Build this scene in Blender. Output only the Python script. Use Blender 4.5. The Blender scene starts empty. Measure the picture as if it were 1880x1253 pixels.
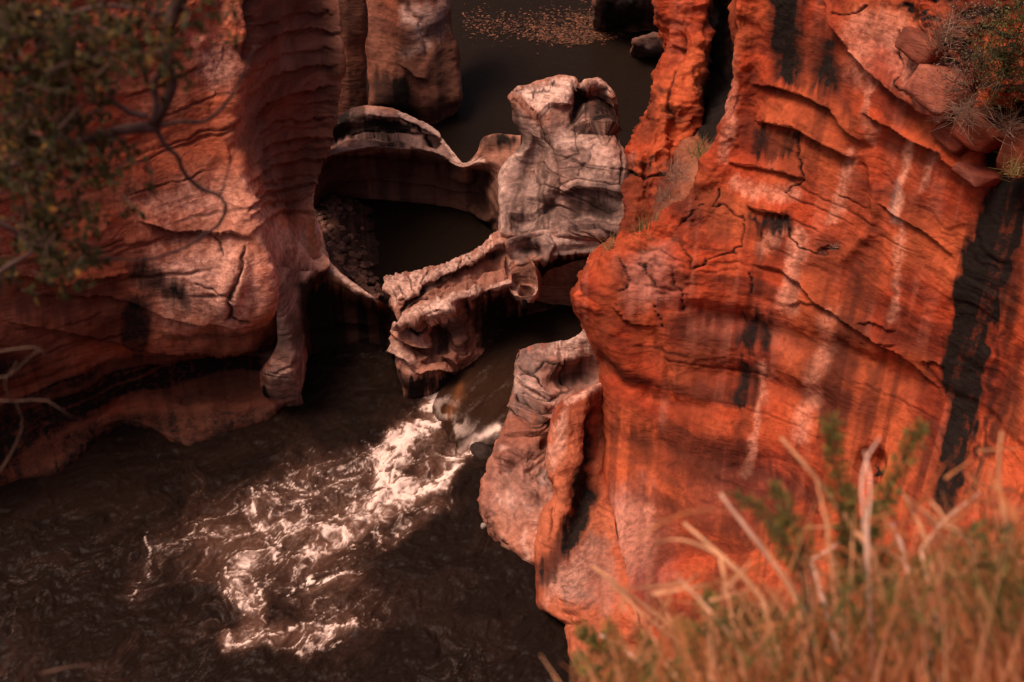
import bpy, math, random
import numpy as np
from mathutils import Vector

sc = bpy.context.scene
random.seed(7)
RNG = np.random.default_rng(11)

# ------------------------------------------------------------------ camera, sky, sun, exposure
CAM_H, PITCH, LENS = 22.0, math.radians(38.0), 50.0
FPX = 1880 * LENS / 36.0
cam_d = bpy.data.cameras.new("camera")
cam = bpy.data.objects.new("camera", cam_d)
sc.collection.objects.link(cam)
cam.location = (0, 0, CAM_H)
cam.rotation_euler = (math.pi / 2 - PITCH, 0, 0)
cam_d.lens = LENS
cam_d.sensor_width = 36
cam_d.clip_start = 0.1
cam_d.clip_end = 500
cam_d.dof.use_dof = True
cam_d.dof.focus_distance = 34.0
cam_d.dof.aperture_fstop = 1.3
sc.camera = cam

SUN_EL, SUN_AZ = math.radians(66), math.radians(268)      # azimuth: clockwise from +Y, where the light comes from
world = bpy.data.worlds.new("World")
sc.world = world
world.use_nodes = True
wn = world.node_tree
sky = wn.nodes.new("ShaderNodeTexSky")
sky.sky_type = 'NISHITA'
sky.sun_disc = False
sky.sun_elevation = SUN_EL
sky.sun_rotation = SUN_AZ
sky.dust_density = 7.0
sky.air_density = 1.0
sky.ozone_density = 0.6
wn.nodes["Background"].inputs[1].default_value = 0.11
wn.links.new(sky.outputs[0], wn.nodes["Background"].inputs[0])

sun_d = bpy.data.lights.new("sun", 'SUN')
sun = bpy.data.objects.new("sun", sun_d)
sc.collection.objects.link(sun)
sun_d.energy = 3.4
sun_d.angle = math.radians(24)
sun_d.color = (1.0, 0.91, 0.80)
sdir = Vector((math.sin(SUN_AZ) * math.cos(SUN_EL), math.cos(SUN_AZ) * math.cos(SUN_EL), math.sin(SUN_EL)))
sun.rotation_euler = sdir.to_track_quat('Z', 'Y').to_euler()

sc.view_settings.view_transform = 'Standard'
sc.view_settings.look = 'None'
sc.view_settings.gamma = 1.0
sc.view_settings.exposure = 0.0
sc.view_settings.use_white_balance = True       # camera set for shade: renders warm
sc.view_settings.white_balance_temperature = 7600
sc.view_settings.white_balance_tint = 30
sc.cycles.adaptive_threshold = 0.02
sc.cycles.max_bounces = 5
sc.cycles.diffuse_bounces = 2
sc.cycles.glossy_bounces = 2
sc.cycles.transmission_bounces = 2

# ------------------------------------------------------------------ survey: picture point + distance -> place
CP, SP = math.cos(PITCH), math.sin(PITCH)

def ray(u, v):
    dx = (np.asarray(u, float) - 940.0) / FPX
    dy = (626.5 - np.asarray(v, float)) / FPX
    return dx, CP + dy * SP, -SP + dy * CP

def Zr(u, v, h):
    """forward distance of the point seen at (u, v) that lies at height h"""
    _, yc, zc = ray(u, v)
    return float((h - CAM_H) / zc * yc)

def Z(u, v, h):
    return (u, v, Zr(u, v, h))

def place(u, v, y):
    dx, yc, zc = ray(u, v)
    t = np.asarray(y, float) / yc
    return np.stack([dx * t, np.asarray(y, float) + 0 * dx, CAM_H + zc * t], -1)

def at(u, v, y):
    return Vector(place(u, v, y).tolist())

def atz(u, v, h):
    return at(u, v, Zr(u, v, h))

def proj(p):
    p = np.asarray(p, float)
    x, y, z = p[..., 0], p[..., 1], p[..., 2] - CAM_H
    d = y * CP - z * SP
    return 940 + FPX * x / d, 626.5 - FPX * (y * SP + z * CP) / d

# ------------------------------------------------------------------ noise
def noise(p, seed=0):
    p = np.asarray(p, np.float32)
    f0 = np.floor(p)
    i = f0.astype(np.int32).astype(np.uint32)
    f = p - f0
    w = f * f * f * (f * (f * 6 - 15) + 10)
    a = [i[..., 0] * np.uint32(374761393), (i[..., 0] + np.uint32(1)) * np.uint32(374761393)]
    b = [i[..., 1] * np.uint32(668265263), (i[..., 1] + np.uint32(1)) * np.uint32(668265263)]
    c = [i[..., 2] * np.uint32(2246822519), (i[..., 2] + np.uint32(1)) * np.uint32(2246822519)]
    sd = np.uint32((seed * 3266489917 + 0x9e3779b9) & 0xffffffff)
    def h(x, y, z):
        k = x ^ y ^ z ^ sd
        k = (k ^ (k >> np.uint32(15))) * np.uint32(2246822519)
        k = (k ^ (k >> np.uint32(13))) * np.uint32(3266489917)
        return (k >> np.uint32(8)).astype(np.float32)
    wx, wy, wz = w[..., 0], w[..., 1], w[..., 2]
    def ly(z):
        p0 = h(a[0], b[0], z); p0 += (h(a[1], b[0], z) - p0) * wx
        p1 = h(a[0], b[1], z); p1 += (h(a[1], b[1], z) - p1) * wx
        return p0 + (p1 - p0) * wy
    l0 = ly(c[0])
    return (l0 + (ly(c[1]) - l0) * wz) * np.float32(1.3 / 16777216) - np.float32(.65)

def fbm(p, octaves=4, seed=0, gain=0.5, lac=2.03):
    out, a, p = 0, 1.0, np.asarray(p, np.float32)
    for o in range(octaves):
        out = out + a * noise(p, seed + o * 17)
        p = p * lac
        a *= gain
    return out

def ridged(p, octaves=4, seed=0):
    out, a, p = 0, 1.0, np.asarray(p, np.float32)
    for o in range(octaves):
        out = out + a * (1 - np.abs(noise(p, seed + o * 13)) * 2)
        p = p * 2.05
        a *= 0.5
    return out / 1.9

def sst(a, b, x):
    t = np.clip((x - a) / (b - a), 0, 1)
    return t * t * (3 - 2 * t)

# ------------------------------------------------------------------ mesh helpers
def new_mesh(name, verts, faces_flat, sizes, mat, smooth=True, attrs=None, origin=None, parent=None):
    verts = np.asarray(verts, np.float32).reshape(-1, 3)
    org = np.array(origin if origin is not None else (0, 0, 0), np.float32)
    me = bpy.data.meshes.new(name)
    me.vertices.add(len(verts))
    me.vertices.foreach_set("co", (verts - org).ravel())
    ff = np.asarray(faces_flat, np.int32).ravel()
    sizes = np.asarray(sizes, np.int32)
    me.loops.add(len(ff))
    me.loops.foreach_set("vertex_index", ff)
    me.polygons.add(len(sizes))
    st = np.zeros(len(sizes), np.int32)
    st[1:] = np.cumsum(sizes)[:-1]
    me.polygons.foreach_set("loop_start", st)
    me.polygons.foreach_set("loop_total", sizes)
    if smooth:
        me.polygons.foreach_set("use_smooth", np.ones(len(sizes), bool))
    me.update(calc_edges=True)
    for k, val in (attrs or {}).items():
        val = np.asarray(val, np.float32)
        if val.ndim == 2:
            a = me.color_attributes.new(k, 'FLOAT_COLOR', 'POINT')
            c = np.ones((len(verts), 4), np.float32)
            c[:, :val.shape[1]] = np.clip(val, 0, 1)
            a.data.foreach_set("color", c.ravel())
        else:
            a = me.attributes.new(k, 'FLOAT', 'POINT')
            a.data.foreach_set("value", val)
    if mat:
        me.materials.append(mat)
    ob = bpy.data.objects.new(name, me)
    sc.collection.objects.link(ob)
    ob.location = org.tolist()
    if parent:
        ob.parent = parent
        ob.location = (Vector(org.tolist()) - parent.location)
    return ob

def empty(name, loc):
    o = bpy.data.objects.new(name, None)
    sc.collection.objects.link(o)
    o.location = loc
    o.empty_display_size = 0.2
    return o

def tag(o, label=None, cat=None, group=None, kind=None):
    if label: o["label"] = label
    if cat: o["category"] = cat
    if group: o["group"] = group
    if kind: o["kind"] = kind
    return o

def grid_faces(nr, nc):
    idx = np.arange(nr * nc).reshape(nr, nc)
    q = np.stack([idx[:-1, :-1], idx[1:, :-1], idx[1:, 1:], idx[:-1, 1:]], -1).reshape(-1, 4)
    return q

class MB:
    """collects tubes, leaves and blades into one mesh"""
    def __init__(s):
        s.v, s.f, s.n, s.c, s.k = [], [], [], [], 0
    def add(s, verts, faces, shade=None):
        verts = np.asarray(verts, float).reshape(-1, 3)
        for fc in faces:
            s.f.extend([i + s.k for i in fc]); s.n.append(len(fc))
        s.v.append(verts)
        s.c.append(np.full(len(verts), 0.5 if shade is None else shade))
        s.k += len(verts)
    def tube(s, pts, radii, sides=6, shade=None):
        pts = [Vector(p) for p in pts]
        vs = []
        for i, p in enumerate(pts):
            d = (pts[min(i + 1, len(pts) - 1)] - pts[max(i - 1, 0)]).normalized()
            a = d.orthogonal().normalized() if i == 0 else (a - d * a.dot(d)).normalized()
            b = d.cross(a)
            for k in range(sides):
                t = 2 * math.pi * k / sides
                vs.append(p + (a * math.cos(t) + b * math.sin(t)) * radii[i])
        fs = []
        for i in range(len(pts) - 1):
            for k in range(sides):
                k2 = (k + 1) % sides
                fs.append((i * sides + k, i * sides + k2, (i + 1) * sides + k2, (i + 1) * sides + k))
        fs.append(tuple(range(sides))[::-1])
        fs.append(tuple((len(pts) - 1) * sides + k for k in range(sides)))
        s.add([tuple(v) for v in vs], fs, shade)
    def build(s, name, mat, parent=None, smooth=True, origin=None):
        v = np.concatenate(s.v)
        if origin is None:
            origin = v[np.argmin(v[:, 2])] if parent is None else tuple(parent.location)
        return new_mesh(name, v, s.f, s.n, mat, smooth, {"shade": np.concatenate(s.c)}, origin, parent)

# ------------------------------------------------------------------ rock sheets sculpted over control grids
def hermite(ctrl, n, axis_len):
    """nonuniform Catmull-Rom through ctrl (k, ...) sampled n times, knots by average spacing"""
    k = len(ctrl)
    x = np.concatenate([[0], np.cumsum(axis_len)])
    m = np.zeros_like(ctrl)
    h = np.diff(x)
    sh = (-1,) + (1,) * (ctrl.ndim - 1)
    s = np.diff(ctrl, axis=0) / h.reshape(sh)
    m[0], m[-1] = s[0], s[-1]
    if k > 2:
        w1 = (h[1:] / (h[1:] + h[:-1])).reshape(sh)
        m[1:-1] = w1 * s[:-1] + (1 - w1) * s[1:]
        a, b = s[:-1], s[1:]                       # no overshoot: abrupt turns stay abrupt
        lim = np.where(a * b > 0, 3 * np.minimum(np.abs(a), np.abs(b)), .25 * np.minimum(np.abs(a), np.abs(b)))
        m[1:-1][..., 2] = np.clip(m[1:-1], -lim, lim)[..., 2]
    t = np.linspace(0, x[-1], n)
    j = np.clip(np.searchsorted(x, t, 'right') - 1, 0, k - 2)
    hh = h[j].reshape(sh)
    q = ((t - x[j]) / h[j]).reshape(sh)
    q2, q3 = q * q, q * q * q
    return (2*q3 - 3*q2 + 1) * ctrl[j] + (q3 - 2*q2 + q) * hh * m[j] + (-2*q3 + 3*q2) * ctrl[j + 1] + (q3 - q2) * hh * m[j + 1]

def polydist(U, V, pts):
    """distance (px), signed side (+ = below/right of travel), and 0..1 run along a polyline"""
    pts = np.asarray(pts, float)
    best = np.full(U.shape, 1e9); side = np.zeros(U.shape); run = np.zeros(U.shape)
    seg = np.hypot(*np.diff(pts, axis=0).T)
    tot = max(seg.sum(), 1e-6)
    acc = 0
    for i in range(len(pts) - 1):
        a, b = pts[i], pts[i + 1]
        d = b - a
        t = np.clip(((U - a[0]) * d[0] + (V - a[1]) * d[1]) / (d @ d + 1e-9), 0, 1)
        qx, qy = U - a[0] - t * d[0], V - a[1] - t * d[1]
        dist = np.hypot(qx, qy)
        sd = np.sign(d[0] * qy - d[1] * qx)
        up = dist < best
        best = np.where(up, dist, best)
        side = np.where(up, sd, side)
        run = np.where(up, (acc + t * seg[i]) / tot, run)
        acc += seg[i]
    return best, side, run

_beds = {}
def _bed(k):
    """heights of a random stack of beds: flat treads with quick risers"""
    if k not in _beds:
        r = np.random.default_rng(500 + k)
        x = np.cumsum(r.uniform(.35, 1.5, 700)) - 160
        y = r.uniform(-.5, .5, 700)
        xs = np.stack([x - .10, x + .06], 1).ravel(); ys = np.stack([np.roll(y, 1) * 1.0, y], 1).ravel()
        _beds[k] = (xs, ys)
    return _beds[k]

class Rock:
    def __init__(s, rows, step=2.4, top=None, left=None, right=None, sink=True, seed=0):
        rows = [[tuple(p) for p in r] for r in rows]
        if left:   # the flank turns away from the viewer
            for r in rows:
                u, v, y = r[0]
                r.insert(0, (u + left[0], v, y + left[1]))
                r.insert(0, (u + left[0] * 2.5, v, y + left[1] * 3))
        if right:
            for r in rows:
                u, v, y = r[-1]
                r.append((u - right[0], v, y + right[1]))
                r.append((u - right[0] * 2.5, v, y + right[1] * 3))
        if top:    # crest rolls over to the far side
            f = rows[0]
            rows.insert(0, [(u, v + top[0], y + top[1]) for u, v, y in f])
            rows.insert(0, [(u, v + top[0] * 3.2, y + top[1] * 2.6) for u, v, y in f])
        if sink:
            lst = []
            for u, v, y in rows[-1]:
                p = place(u, v, y)
                p[2] = -1.2; p[1] += 0.15
                uu, vv = proj(p)
                lst.append((float(uu), float(vv), float(p[1])))
            rows.append(lst)
        C = np.array(rows, float)
        C[..., 2] = np.log(C[..., 2])
        dr = np.hypot(*np.moveaxis(np.diff(C[..., :2], axis=0), -1, 0)).mean(1) + 4
        dc = np.hypot(*np.moveaxis(np.diff(C[..., :2], axis=1), -1, 0)).mean(0) + 4
        nr = max(int(dr.sum() / step), 8); nc = max(int(dc.sum() / step), 8)
        F = hermite(C, nr, dr)
        F = np.moveaxis(hermite(np.moveaxis(F, 1, 0), nc, dc), 0, 1)
        s.U, s.V = F[..., 0], F[..., 1]
        s.P = place(F[..., 0], F[..., 1], np.exp(F[..., 2]))
        s.shape = s.U.shape
        s.D = np.zeros(s.shape)
        s.M = np.zeros(s.shape + (3,))
        s.seed = seed
        s.normals()
        # wobble used to keep brush edges ragged
        q = np.stack([s.U / 26, s.V / 26, np.zeros(s.shape) + seed], -1)
        s.wu = fbm(q, 3, 5 + seed) * 9
        s.wv = fbm(q + 31.7, 3, 9 + seed) * 9
        s.ws = fbm(np.stack([s.U / 6, s.V / 150, np.zeros(s.shape) + seed], -1), 2, 3 + seed) * 14     # streaky raggedness
    def normals(s):
        du = np.gradient(s.P, axis=1); dv = np.gradient(s.P, axis=0)
        n = np.cross(dv, du)
        n /= np.linalg.norm(n, axis=-1, keepdims=True) + 1e-9
        tocam = np.array([0, 0, CAM_H]) - s.P
        if np.median((n * tocam).sum(-1)) < 0:
            n = -n; s.flip = True
        else:
            s.flip = False
        s.N = n
    def apply(s):
        s.P = s.P + s.N * s.D[..., None]
        s.D[:] = 0
        s.normals()
    def win(s, pts, m):
        pts = np.asarray(pts, float)
        k = (s.U > pts[:, 0].min() - m) & (s.U < pts[:, 0].max() + m) & (s.V > pts[:, 1].min() - m) & (s.V < pts[:, 1].max() + m)
        r = np.flatnonzero(k.any(1)); c = np.flatnonzero(k.any(0))
        if len(r) == 0 or len(c) == 0: return None
        return (slice(r[0], r[-1] + 1), slice(c[0], c[-1] + 1))
    # --- sculpting
    def groove(s, pts, w, depth, wob=0.6, taper=True):
        k = s.win(pts, w * 3 + 12)
        if k is None: return
        d, _, t = polydist(s.U[k] + s.wu[k] * wob, s.V[k] + s.wv[k] * wob, pts)
        f = np.exp(-(d / w) ** 2)
        if taper: f = f * np.clip(np.minimum(t, 1 - t) * 7 + 0.25, 0, 1)
        s.D[k] -= depth * f
    def crack(s, pts, w=2.6, depth=0.09, dark=0.8, wob=0.9):
        k = s.win(pts, w * 4 + 16)
        if k is None: return
        d, _, t = polydist(s.U[k] + s.wu[k] * wob, s.V[k] + s.wv[k] * wob, pts)
        wv = w * (0.6 + 0.7 * np.abs(np.sin(t * 9 + pts[0][0])))
        f = np.exp(-(d / wv) ** 2)
        s.D[k] -= depth * f
        s.M[k + (0,)] = np.maximum(s.M[k + (0,)], dark * f)
    def ledge(s, pts, h, up=40, down=14, rec=0.5, wob=0.5):
        """overhanging step: the side to the left of travel (above when drawn left to right) stands proud"""
        k = s.win(pts, max(up, down) * 4 + 10)
        if k is None: return
        d, sd, t = polydist(s.U[k] + s.wu[k] * wob, s.V[k] + s.wv[k] * wob, pts)
        fade = np.clip(np.minimum(t, 1 - t) * 6, 0, 1)
        f = np.where(sd < 0, np.exp(-d / up), -rec * np.exp(-d / down))
        near = np.exp(-(d / (max(up, down) * 2.2)) ** 2)
        s.D[k] += h * f * fade * near
    def bump(s, u, v, ru, rv, amp, ang=0.0, hard=1.0):
        k = s.win([(u, v)], max(ru, rv) * 3 + 12)
        if k is None: return
        c, q = math.cos(math.radians(ang)), math.sin(math.radians(ang))
        x, y = s.U[k] + s.wu[k] * 0.4 - u, s.V[k] + s.wv[k] * 0.4 - v
        a, b = (x * c + y * q) / ru, (-x * q + y * c) / rv
        s.D[k] += amp * np.exp(-((a * a + b * b) ** hard))
    def seam(s, u0, v0, run, depth=.05, th=.022, dark=.6, lip=.4, tilt=0.0):
        """thin bedding seam that follows one level of the stone from (u0, v0) for run px"""
        i = int(np.argmin((s.U - u0) ** 2 + (s.V - v0) ** 2)); z0 = s.P[..., 2].ravel()[i]; x0 = s.P[..., 0].ravel()[i]
        k = s.win([(u0, v0 - abs(run) * .5), (u0 + run, v0 + abs(run) * .5)], 20)
        if k is None: return
        P = s.P[k]
        t = (s.U[k] - u0) / run
        f = np.clip(np.minimum(t, 1 - t) * 6, 0, 1)
        d = P[..., 2] - z0 - tilt * (P[..., 0] - x0) + (s.wv[k] * .7 + s.wu[k] * .3) * .008
        g = np.exp(-(d / th) ** 2) * f
        s.D[k] -= depth * g
        s.D[k] += depth * lip * np.exp(-((d - 3 * th) / (3 * th)) ** 2) * f      # upper bed stands a little proud
        s.M[k + (0,)] = np.maximum(s.M[k + (0,)], dark * g)
    # --- colour masks: 0 dark varnish and painted shade, 1 grey, 2 pale rock and painted light
    def stroke(s, ch, pts, w, k=1.0, wob=1.0, edge=0.8):
        mw = max(w) if hasattr(w, '__len__') else w
        q = s.win(pts, mw * 2.5 + 22)
        if q is None: return
        d, _, t = polydist(s.U[q] + s.wu[q] * wob, s.V[q] + s.wv[q] * wob + s.ws[q] * wob * min(1, mw / 18) ** 2, pts)
        ww = np.interp(t, np.linspace(0, 1, len(w)), w) if hasattr(w, '__len__') else w
        f = 1 - sst(1 - edge, 1 + edge, d / ww)
        s.M[q + (ch,)] = np.maximum(s.M[q + (ch,)], k * f)
    def area(s, ch, pts, k=1.0, soft=12, wob=1.4):
        q = s.win(pts, soft * 2 + 30)
        if q is None: return
        X, Y = s.U[q] + s.wu[q] * wob, s.V[q] + s.wv[q] * wob + s.ws[q] * wob
        pts = np.asarray(pts, float)
        inside = np.zeros(X.shape, bool)
        n = len(pts)
        for i in range(n):
            (x1, y1), (x2, y2) = pts[i], pts[(i + 1) % n]
            cond = (y1 > Y) != (y2 > Y)
            with np.errstate(divide='ignore', invalid='ignore'):
                inside ^= cond & (X < (x2 - x1) * (Y - y1) / (y2 - y1 + 1e-9) + x1)
        d, _, _ = polydist(X, Y, np.vstack([pts, pts[:1]]))
        f = sst(-soft, soft * 1.3, np.where(inside, d, -d))
        s.M[q + (ch,)] = np.maximum(s.M[q + (ch,)], k * f)
    # --- weathering
    def weather(s, big=0.10, strata=0.03, rough=0.02, tilt=(0, 0), freq=2.2, warp=0.35, scallop=0.0):
        P = s.P
        sd = s.seed * 7
        low = fbm(P * 0.6, 3, 3 + sd)
        s.D += big * low * 1.6
        b = P[..., 2] + tilt[0] * P[..., 0] + tilt[1] * P[..., 1] + warp * low
        brk = np.clip(fbm(P * np.array([.45, .45, .8], np.float32) + 9, 2, 77 + sd) * 1.6 + .45, 0, 1.2)
        one = lambda a, k: np.interp(a, *_bed(k))
        s.D += strata * brk * (1.5 * one(b * freq, 1 + sd) + .8 * one(b * freq * 2.7, 2 + sd) + .4 * one(b * freq * 7 + low, 3 + sd))
        s.D += rough * fbm(P * 2.2, 4, 19 + sd, 0.55)
        if scallop:
            q = P * np.array([1.3, 1.3, 2.2], np.float32)
            w = np.stack([noise(q * .6, 91), noise(q * .6 + 9, 92), noise(q * .6 + 19, 93)], -1)
            s.D += scallop * (np.abs(noise(q + w, 55 + sd)) * 2 - 0.4)
    def pattern(s):
        """bedding, blotches and two widths of run-off streak, as properties of the stone itself"""
        P = s.P.astype(np.float32)
        fall = np.stack([P[..., 0] / P[..., 1] * 30, np.zeros(s.shape, np.float32) + s.seed, P[..., 2]], -1)
        q = P * np.array([.20, .20, 2.6], np.float32)
        q = q + .5 * noise(P * .7, 301)[..., None]
        return np.stack([fbm(q, 4, 311, .6) * .55 + .5, fbm(P * .8 + 3, 4, 321) * .55 + .5,
                         fbm(fall * np.array([1.1, 1, .10], np.float32), 3, 331) * .6 + .5,
                         fbm(fall * np.array([3.8, 1, .30], np.float32), 3, 341) * .6 + .5], -1)
    def build(s, name, mat, **kw):
        s.D += .014 * fbm(s.P * 6.5, 3, 350 + s.seed, .6)          # grit
        s.apply()
        P = s.P
        f = grid_faces(*s.shape)
        if s.flip: f = f[:, ::-1]
        i = int(np.argmin(P[..., 2])); pts = P.reshape(-1, 3)
        org = (float(pts[:, 0].mean()), float(pts[:, 1].mean()), 0.0)
        return new_mesh(name, pts, f, np.full(len(f), 4), mat, True, {"wear_shade": np.clip(s.M, 0, 1).reshape(-1, 3), "bed": s.pattern().reshape(-1, 4)}, org, **kw)

# ------------------------------------------------------------------ materials
def nt(name):
    m = bpy.data.materials.new(name)
    m.use_nodes = True
    t = m.node_tree
    b = t.nodes["Principled BSDF"]
    def N(kind, **k):
        n = t.nodes.new(kind)
        for a, v in k.items():
            if a.startswith("i_"):
                key = a[2:]
                key = int(key) if key.isdigit() else key.replace("_", " ")
                n.inputs[key].default_value = v
            else:
                setattr(n, a, v)
        return n
    return m, t, b, N, t.links.new

def rgba(c): return (c[0], c[1], c[2], 1.0)

def rock_mat(name, c1, c2, c3, grey1=(.34, .225, .19), grey2=(.20, .13, .11), pale=(.55, .33, .25), dark=(.012, .008, .0065),
             streak=0.35, tilt=(0, 0), bed=1.0, rough=0.85, bump=0.5, rust=None, line=.34, drip=1.5):
    m, t, b, N, L = nt(name)
    pos = N("ShaderNodeNewGeometry").outputs["Position"]
    att = N("ShaderNodeAttribute", attribute_name="wear_shade")
    sep = N("ShaderNodeSeparateColor"); L(att.outputs["Color"], sep.inputs[0])
    def tex(scale, vec=(1, 1, 1), detail=3, dist=0.0, rough=.55):
        mp = N("ShaderNodeMapping"); mp.inputs["Scale"].default_value = vec
        L(pos, mp.inputs[0])
        n = N("ShaderNodeTexNoise", i_Scale=scale, i_Detail=detail, i_Distortion=dist, i_Roughness=rough)
        L(mp.outputs[0], n.inputs["Vector"])
        return n.outputs["Fac"]
    def ramp(fac, lo, hi, a=0.0, bb=1.0):
        r = N("ShaderNodeMapRange", interpolation_type='SMOOTHSTEP')
        for i, x in ((1, lo), (2, hi), (3, a), (4, bb)): r.inputs[i].default_value = x
        L(fac, r.inputs[0]); return r.outputs[0]
    def mt(op, a, bb, clamp=False):
        n = N("ShaderNodeMath", operation=op); n.use_clamp = clamp
        for i, x in enumerate((a, bb)):
            if isinstance(x, (int, float)): n.inputs[i].default_value = x
            else: L(x, n.inputs[i])
        return n.outputs[0]
    def mix(f, a, bb):
        n = N("ShaderNodeMix", data_type='RGBA')
        if isinstance(f, (int, float)): n.inputs[0].default_value = f
        else: L(f, n.inputs[0])
        for i, x in ((6, a), (7, bb)):
            if isinstance(x, tuple): n.inputs[i].default_value = rgba(x)
            else: L(x, n.inputs[i])
        return n.outputs[2]
    pat = N("ShaderNodeAttribute", attribute_name="bed")
    ps = N("ShaderNodeSeparateColor"); L(pat.outputs["Color"], ps.inputs[0])
    beds, blot, strk, strk2 = ps.outputs[0], ps.outputs[1], ps.outputs[2], pat.outputs["Alpha"]
    lines = tex(6.0, (.12, .12, 1.8 * bed), 3, 1.2, .65)
    mott = tex(7.0, (1, 1, 1), 4, .3, .65)
    col = mix(ramp(beds, .28, .72), c1, c2)
    col = mix(ramp(blot, .25, .8, 0, .8), col, c3)
    # water-worn grey
    g = mix(ramp(beds, .38, .62), grey1, grey2)
    g = mix(ramp(mott, .5, .75, 0, .4), g, c3)
    gf = mt('MULTIPLY', sep.outputs[1], ramp(blot, .2, .6, .55, 1.15), True)
    col = mix(gf, col, g)
    # run-off: rust streaks, pale mineral streaks
    rs = rust or (c2[0] * .55, c2[1] * .45, c2[2] * .5)
    patch = ramp(beds, .25, .75, .25, 1.0)
    col = mix(mt('MULTIPLY', mt('MULTIPLY', ramp(strk, .42, .72), streak), patch), col, rs)
    col = mix(mt('MULTIPLY', mt('MULTIPLY', ramp(strk2, .50, .78), streak * .75), ramp(blot, .3, .65, .2, 1.0)), col, rs)
    col = mix(mt('MULTIPLY', ramp(strk2, .42, .15), mt('MULTIPLY', ramp(blot, .6, .35), streak * .14)), col, pale)
    pf = mt('MULTIPLY', sep.outputs[2], ramp(mott, .3, .62, .45, 1.1), True)
    col = mix(pf, col, pale)  # pale mask: bleached stone, plus lit faces painted in
    col = mix(ramp(lines, .52, .72, 0, line), col, (c2[0] * .5, c2[1] * .5, c2[2] * .55))
    # black varnish, plus shade painted through the same mask
    df = mt('MULTIPLY', sep.outputs[0], ramp(strk2, .25, .6, 1.0, drip))
    df = mt('MULTIPLY', df, ramp(mott, .3, .66, .8, 1.1), True)
    col = mix(df, col, dark)
    gr = ramp(mott, .3, .7, .78, 1.22)
    vm = N("ShaderNodeVectorMath", operation='SCALE'); L(col, vm.inputs[0]); L(gr, vm.inputs[3])
    L(vm.outputs[0], b.inputs["Base Color"])
    b.inputs["Roughness"].default_value = rough
    b.inputs["Specular IOR Level"].default_value = 0.06
    lb = tex(6.0, (.6, .6, 1.7 * bed), 4, 0.3, .7)
    bp = N("ShaderNodeBump", i_Strength=bump, i_Distance=0.07)
    L(lb, bp.inputs["Height"]); L(bp.outputs[0], b.inputs["Normal"])
    return m

def leaf_mat(name, ca, cb, cc, trans=0.25, rough=.6, scale=6.0):
    m, t, b, N, L = nt(name)
    a = N("ShaderNodeAttribute", attribute_name="shade")
    r = N("ShaderNodeValToRGB")
    e = r.color_ramp.elements
    e[0].color, e[0].position = rgba(ca), 0.0
    e[1].color, e[1].position = rgba(cc), 1.0
    x = e.new(.55); x.color = rgba(cb)
    L(a.outputs["Fac"], r.inputs[0])
    n = N("ShaderNodeTexNoise", i_Scale=scale)
    g = N("ShaderNodeNewGeometry"); L(g.outputs["Position"], n.inputs["Vector"])
    mr = N("ShaderNodeMapRange"); mr.inputs[1].default_value = .3; mr.inputs[2].default_value = .7; mr.inputs[3].default_value = .7; mr.inputs[4].default_value = 1.3
    L(n.outputs["Fac"], mr.inputs[0])
    vm = N("ShaderNodeVectorMath", operation='SCALE'); L(r.outputs[0], vm.inputs[0]); L(mr.outputs[0], vm.inputs[3])
    L(vm.outputs[0], b.inputs["Base Color"])
    b.inputs["Roughness"].default_value = rough
    b.inputs["Specular IOR Level"].default_value = .08
    if trans:
        tr = N("ShaderNodeBsdfTranslucent"); L(vm.outputs[0], tr.inputs[0])
        mx = N("ShaderNodeMixShader"); mx.inputs[0].default_value = trans
        L(b.outputs[0], mx.inputs[1]); L(tr.outputs[0], mx.inputs[2])
        L(mx.outputs[0], t.nodes["Material Output"].inputs[0])
    return m

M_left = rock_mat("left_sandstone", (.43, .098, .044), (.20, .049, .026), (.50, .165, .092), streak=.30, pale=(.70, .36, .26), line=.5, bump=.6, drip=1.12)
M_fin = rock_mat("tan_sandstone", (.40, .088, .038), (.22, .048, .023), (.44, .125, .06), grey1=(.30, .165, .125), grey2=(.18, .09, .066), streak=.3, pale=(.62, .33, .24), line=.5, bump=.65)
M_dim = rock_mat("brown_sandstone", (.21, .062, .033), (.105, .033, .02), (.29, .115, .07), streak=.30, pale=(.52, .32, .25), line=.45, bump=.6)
M_right = rock_mat("orange_sandstone", (.37, .052, .0185), (.170, .025, .0115), (.44, .092, .034), streak=.8, pale=(.66, .28, .18), bump=.6, rust=(.11, .022, .011), line=.30)
M_grey = rock_mat("grey_sandstone", (.33, .135, .088), (.18, .075, .05), (.36, .16, .105), grey1=(.27, .172, .142), grey2=(.145, .09, .075), streak=.12, pale=(.58, .37, .29), line=.55, bump=.7)
M_mid = rock_mat("pink_sandstone", (.36, .115, .066), (.20, .065, .04), (.38, .15, .095), grey1=(.29, .185, .152), grey2=(.16, .10, .083), streak=.2, pale=(.58, .36, .28), line=.5, bump=.7)
M_dark = rock_mat("gully_sandstone", (.22, .06, .03), (.11, .032, .018), (.27, .10, .055), streak=.3, pale=(.5, .3, .22))

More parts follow.
